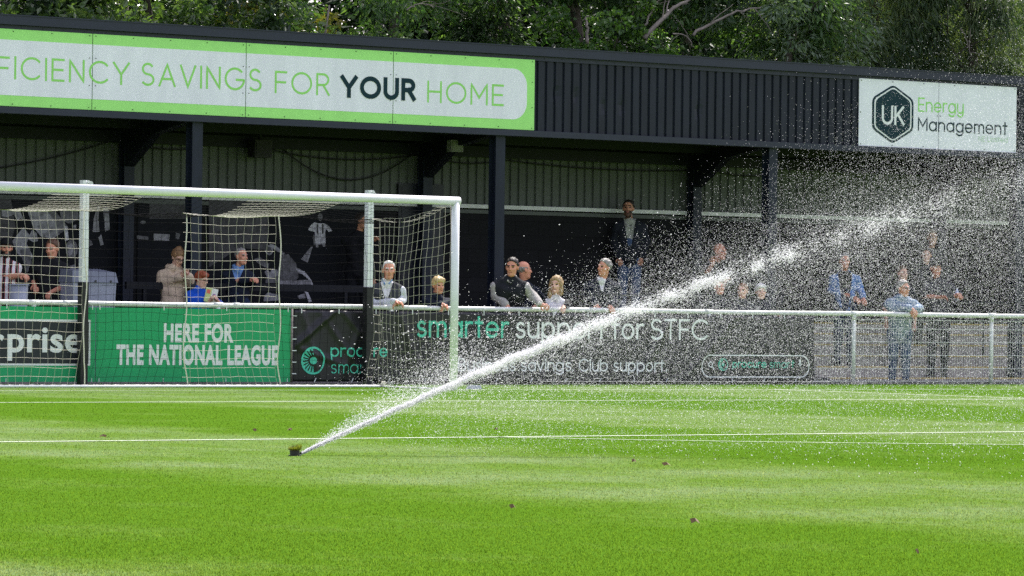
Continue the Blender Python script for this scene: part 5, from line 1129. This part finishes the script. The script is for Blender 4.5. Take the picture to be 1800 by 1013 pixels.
        wr = np.random.default_rng(rngk); kx = wr.uniform(14, 22, 3); ph_ = wr.uniform(0, 6, 3)
        F2 = Field(lo, hi, h)
        for pr in prs: F2.add(pr, grow, .03)
        g = np.stack(np.meshgrid(*[F2.lo[i]+F2.h*np.arange(F2.n[i]) for i in range(3)], indexing='ij'), -1)
        F2.d += (.0065*np.sin(g[..., 0]*kx[0]*1.5+g[..., 2]*kx[1]*1.6+ph_[0])*np.sin(g[..., 2]*kx[2]*1.3-g[..., 0]*9+ph_[1])).astype(np.float32)
        if cut is not None: F2.d = np.maximum(F2.d, keepf(g).astype(np.float32))
        V2, Q2 = F2.mesh(); fast_mesh(nm, V2, Q2, m, o, None, True)
    F2 = Field(lo, hi, h*1.25)
    for pr in tagged(['pelvis', 'leg']): F2.add(pr, .014, .03)
    V2, Q2 = F2.mesh(); fast_mesh('trousers', V2, Q2, CL[legs], o, None, True)
    F2 = Field(lo, hi, h*1.25)
    for pr in tagged(['foot']): F2.add(pr, .012, .02)
    V2, Q2 = F2.mesh(); 
    if len(Q2): fast_mesh('shoes', V2, Q2, CL['black'], o, None, True)
    if 'badge' in extra:
        c = S+A*.085+Fd*.125+[0, 0, -.11]; n = 14; mb = MB()
        for r0, k, dd in ((.030, 0, 0), (.021, 1, .002)): mb.tube([c+Fd*dd, c+Fd*(dd+.006)], r0, 14, k)
        mb.build('badge', [M['letter_white'], LIP], o)
    tag(o, label, 'person'); o['_w'] = 0
    del o['_w']
    return o, dict(S=S, W=W, L2=L2, org=org)
def J(nm, m, *opt, grow=.018): return (nm, 'jacket', CL[m], grow)+opt
def wpt(px, py, Y, dy=0): return U(px, py, Y)+np.array([0, dy, 0])
YP = YR+.20
RZ = ZR+.06
person('man in a red white striped shirt and black cap at the far left', YF+.25, (11, 436), 1.02, 12, (9, 463), ((38, 485, -.16), (41, 484, -.20)), tread(YF+.4), aw=.17, elbows=((-14, 486, -.02), (20, 488, -.08)), skin='ruddy', hair=('cap', 'dark'), beard='dark', wear=(('shirt', 'tee', CL['striped'], .02),))
person('man in a black tee leaning his forearm low beside the grey bin', YF+.20, (92, 437), 1.08, -25, (88, 463), ((62, 500, -.1), (95, 513, -.20)), tread(YF+.3), pitch=-12, aw=.20, elbows=((54, 490, .0), (118, 502, .0)), skin='ruddy', hair=('short', 'brown'), wear=(('shirt', 'tee', CL['black'], .022),), bulk=1.05)
_o, K = person('woman in a beige hooded coat with hair bun looking at her phone', YF+.30, (313, 453), 1.02, 35, (305, 476), ((322, 487, -.20), (334, 486, -.22)), tread(YF+.45), pitch=-28, aw=.17, elbows=((283, 498, -.02), (337, 499, -.04)), skin='fair', hair=('bun', 'fairbrown'), wear=(('coat', 'coat', CL['beige'], .024), ('hood', 'hood', CL['beige'], .008)), legs='khaki', extra=('glasses',), grip=((.5, -.3, .5), (-.3, -.3, .6)))
def held(name, mbf, m, px, py, Y, rot, label, cat):
    o = mbf().build(name, m); P = wpt(px, py, Y); o.location = tuple(P); o.rotation_euler = rot; return tag(o, label, cat)
held('phone', lambda: MB().box(-.036, .036, -.005, .005, -.07, .07), mat('phone_black', (.01, .01, .012), .2, .1), 329, 480.5, YF+.10, (rad(-38), 0, -PSI+.3), 'black phone held in the hands of the woman in beige', 'phone')
person('red haired boy in blue shirt and glasses reading a magazine', YF-.55, (354, 492), .92, 62, (350, 512), ((372, 527, -.16), (381, 524, -.20)), 0, pitch=-12, aw=.15, skin='fair', hair=('mop', 'ginger'), wear=(('shirt', 'tee', CL['royal'], .02),), extra=('glasses',), bulk=.9)
_mg = MB().box(-.085, .0, -.004, .004, -.11, .11).box(.0, .085, -.0045, .0035, -.11, .11, 1).add([(.02, -.006, -.03), (.06, -.006, -.03), (.06, -.006, .03), (.02, -.006, .03)], [(0, 1, 2, 3)], 2).add([(-.07, -.006, .02), (-.02, -.006, .02), (-.02, -.006, .08), (-.07, -.006, .08)], [(0, 1, 2, 3)], 3)
o = _mg.build('magazine', [mat('cover_lime', lin('b7c97a'), .4, .1), mat('cover_white', lin('d6dccb'), .4, .1), mat('cover_purple', lin('7b4d93'), .4, .1), mat('cover_orange', lin('d0684a'), .4, .1)]); o.location = tuple(wpt(371, 519.5, YF-.75)); o.rotation_euler = (rad(-25), rad(12), -PSI+.1); tag(o, 'lime green magazine held open by the red haired boy', 'magazine')
person('man in dark jacket with clasped hands on the dark barrier', YF+.30, (424, 451), 1.0, 45, (418, 477), ((442, 492, -.20), (446, 491, -.18)), tread(YF+.4), aw=.19, elbows=((399, 497, .0), (447, 499, -.02)), skin='ruddy', hair=('receding', 'grey'), wear=(('shirt', 'vest', CL['shirtblue'], .010), J('jacket', 'navy', (.012, .38, -.16)), ('collar', 'collar', CL['shirtblue'], .003)), legs='darkjeans', grip=((.8, -.3, .0), (.2, -.4, 0)))
person('dark suited person half hidden behind the net pole near the goalpost', YW-.45, (637, 389), 1.05, 60, (630, 416), ((656, 424, -.10), None), tread(YW-.5), aw=.19, skin='tan', hair=('short', 'dark'), wear=(J('jacket', 'black'),))
person('white haired old man in grey jacket and dark vest on the rail', YP, (683, 475.5), 1.10, 8, (680, 502), ((696, 531, -.20), (704, 532, -.18)), 0, aw=.20, elbows=((656, 534, -.04), (708, 526, .02)), skin='ruddy', hair=('receding', 'white'), wear=(('shirt', 'vest', CL['white'], .008), ('sleeves', 'sleeves', CL['lightgrey'], .015), ('vest', 'vest', CL['charcoal'], .018, (.016, .30, -.2)), ('collar', 'collar', CL['shirtblue'], .0)), grip=((1, -.25, -.2), (-.9, -.3, -.3)), lean_b=.20)
person('blond boy in navy jacket leaning on the rail beside the goalpost', YP, (770, 502), .98, 30, (766, 524), ((776, 535, -.20), (779, 537, -.17)), 0, pitch=-5, aw=.16, elbows=((751, 535, .0), (788, 531, .02)), skin='ruddy', hair=('mop', 'blond'), wear=(J('jacket', 'navy'),), bulk=.92, grip=((.9, -.3, -.3), (-.3, -.5, -.6)), lean_b=.20)
person('smiling dark haired man in black padded vest and grey sleeves', YP, (900, 470), 1.12, -14, (897, 496), ((891, 537, -.17), (950, 535, -.17)), 0, pitch=-4, aw=.205, elbows=((872, 521, .0), (936, 520, .02)), skin='ruddy', hair=('short', 'dark'), wear=(('sleeves', 'sleeves', CL['sweater'], .020), ('vest', 'vest', CL['vest'], .024), ('collar', 'collar', CL['sweater'], .008)), extra=('badge',), grip=((.5, -.5, -.6), (.9, -.2, -.4)), bulk=1.05, lean_b=.20)
person('bald man turned away behind the man in padded vest', YP+.42, (921, 475), 1.06, 115, (922, 504), ((905, 535, -.1), (945, 537, -.1)), 0, aw=.17, skin='ruddy', hair=('fringe', 'grey'), wear=(J('jacket', 'navy'),))
person('blonde woman with long hair in white top and dark cardigan', YP, (977.5, 501), 1.04, -18, (976, 526), ((957, 535, -.17), (992, 539, -.17)), 0, aw=.165, elbows=((955, 536, .02), (999, 536, .02)), skin='fair', hair=('long', 'darkblond'), wear=(('top', 'vest', CL['white'], .010), J('cardigan', 'black', (.035, .22, -.5), grow=.02)), bulk=.88, lean_b=.20)
person('grey haired man in navy jacket looking left along the rail', YP, (1062, 470.5), 1.06, -48, (1058, 497), ((1048, 535, -.19), (1072, 537, -.17)), 0, pitch=4, aw=.215, elbows=((1037, 522, .0), (1087, 523, .02)), skin='ruddy', hair=('short', 'grey'), wear=(('shirt', 'vest', CL['white'], .008), J('jacket', 'navy', (.008, .3, -.13))), bulk=1.08, grip=((.3, -.5, -.6), (.3, -.5, -.6)), lean_b=.20)
person('bearded man in grey hoodie standing in jeans against the back wall', YW-.32, (1104, 366.5), 1.10, -8, (1107, 393), ((1089, 452, -.10), (1128, 452, -.10)), tread(YW-.4), pitch=6, aw=.195, elbows=((1081, 425, .0), (1136, 425, .0)), skin='tan', hair=('short', 'dark'), beard='brown', wear=(('hoodie', 'vest', CL['hood'], .010), J('jacket', 'dark', (.028, .16, -.36), grow=.028), ('hood', 'hood', CL['hood'], .0)), legs='jeans')
person('bald man raising a hand to his chest on the terrace', YF+1.0, (1265, 443), 1.10, 48, (1256, 470), ((1252, 464, -.20), (1276, 492, -.1)), tread(YF+1.0), aw=.19, elbows=((1238, 486, -.03), (1284, 488, 0)), skin='ruddy', hair=('none', 'dark'), wear=(('shirt', 'tee', CL['black'], .02),), grip=((.1, -.3, .9), None))
person('man in an open blue denim jacket seen through the spray', YF+.35, (1484, 459), 1.02, 10, (1485, 484), ((1500, 523, -.2), (1516, 524, -.2)), tread(YF+.4), aw=.20, elbows=((1462, 510, .0), (1511, 506, .0)), skin='ruddy', hair=('short', 'grey'), wear=(('top', 'vest', CL['black'], .010), J('denim_jacket', 'denim', (.045, .12, -.55))), legs='darkjeans')
person('grey haired man in plaid shirt and glasses leaning on the rail', YP, (1587, 507), 1.05, 48, (1584, 527), ((1600, 543, -.20), (1607, 545, -.18)), 0, pitch=-3, aw=.20, elbows=((1566, 540, -.02), (1616, 542, .0)), skin='ruddy', hair=('short', 'grey'), wear=(('shirt', 'jacket', CL['plaid'], .024),), legs='jeans', extra=('glasses',), grip=((.6, -.3, -.6), (-.2, -.4, -.7)), lean_b=.20)
person('man in dark tee and cap holding a water bottle through the spray', YF+.10, (1644, 471), 1.10, 20, (1650, 499), ((1650, 523, -.22), (1677, 521, -.22)), tread(YF+.1), aw=.21, elbows=((1624, 520, .0), (1688, 523, -.02)), skin='ruddy', hair=('cap', 'dark'), wear=(('shirt', 'tee', CL['charcoal'], .022),), legs='trouser', bulk=.98, grip=((.9, -.3, 0), (.3, -.6, .3)))
mb = MB().tube([(0, 0, 0), (0, 0, .13), (0, 0, .16), (0, 0, .185)], [.032, .032, .02, .012], 14)
o = mb.build('water_bottle', mat('clear_bottle', lin('b9c4dd'), .15, .1, spec=.8), smooth=True); MB().tube([(0, 0, .185), (0, 0, .205)], .015, 10).build('bottle_cap', M['letter_white'], o); o.location = tuple(U(1682, 528, YF-.15)); tag(o, 'clear plastic water bottle in the hand of the man in dark tee', 'bottle')
person('person with bare head just behind the man in plaid shirt', YF+.25, (1586, 481), 1.0, 25, (1584, 505), (None, None), tread(YF+.3), aw=.18, skin='fair', hair=('short', 'brown'), wear=(('shirt', 'tee', CL['dark'], .02),))
person('tall person high on the terrace behind the spray at right', YW-.35, (1638, 418), 1.05, 10, (1638, 446), (None, None), tread(YW-.4), aw=.19, skin='fair', hair=('short', 'brown'), wear=(J('jacket', 'charcoal'),))
person('person in dark jacket one step below the tall one at right', YF+1.1, (1628, 449), 1.0, -10, (1626, 474), (None, None), tread(YF+1.1), aw=.18, skin='fair', hair=('short', 'dark'), wear=(J('jacket', 'dark'),))
person('leftmost of three short people hidden in spray above the banner', YP+.25, (1264, 505), .95, 20, (1262, 527), (None, None), 0, aw=.16, skin='ruddy', hair=('short', 'brown'), wear=(J('jacket', 'dark'),), bulk=.9)
person('middle of three short people hidden in spray above the banner', YP+.25, (1305, 512), .95, -20, (1304, 533), (None, None), 0, aw=.16, skin='fair', hair=('short', 'fairbrown'), wear=(J('jacket', 'charcoal'),), bulk=.9)
person('rightmost of three short people hidden in spray above the banner', YP+.25, (1337, 513), .95, 10, (1337, 534), (None, None), 0, aw=.16, skin='fair', hair=('mop', 'white'), wear=(J('jacket', 'navy'),), bulk=.9)
person('person in a dark top on the terrace behind the thickest jet', YF+.9, (1346, 461), 1.0, 25, (1344, 487), (None, None), tread(YF+.9), aw=.19, skin='ruddy', hair=('short', 'dark'), wear=(J('jacket', 'dark'),))
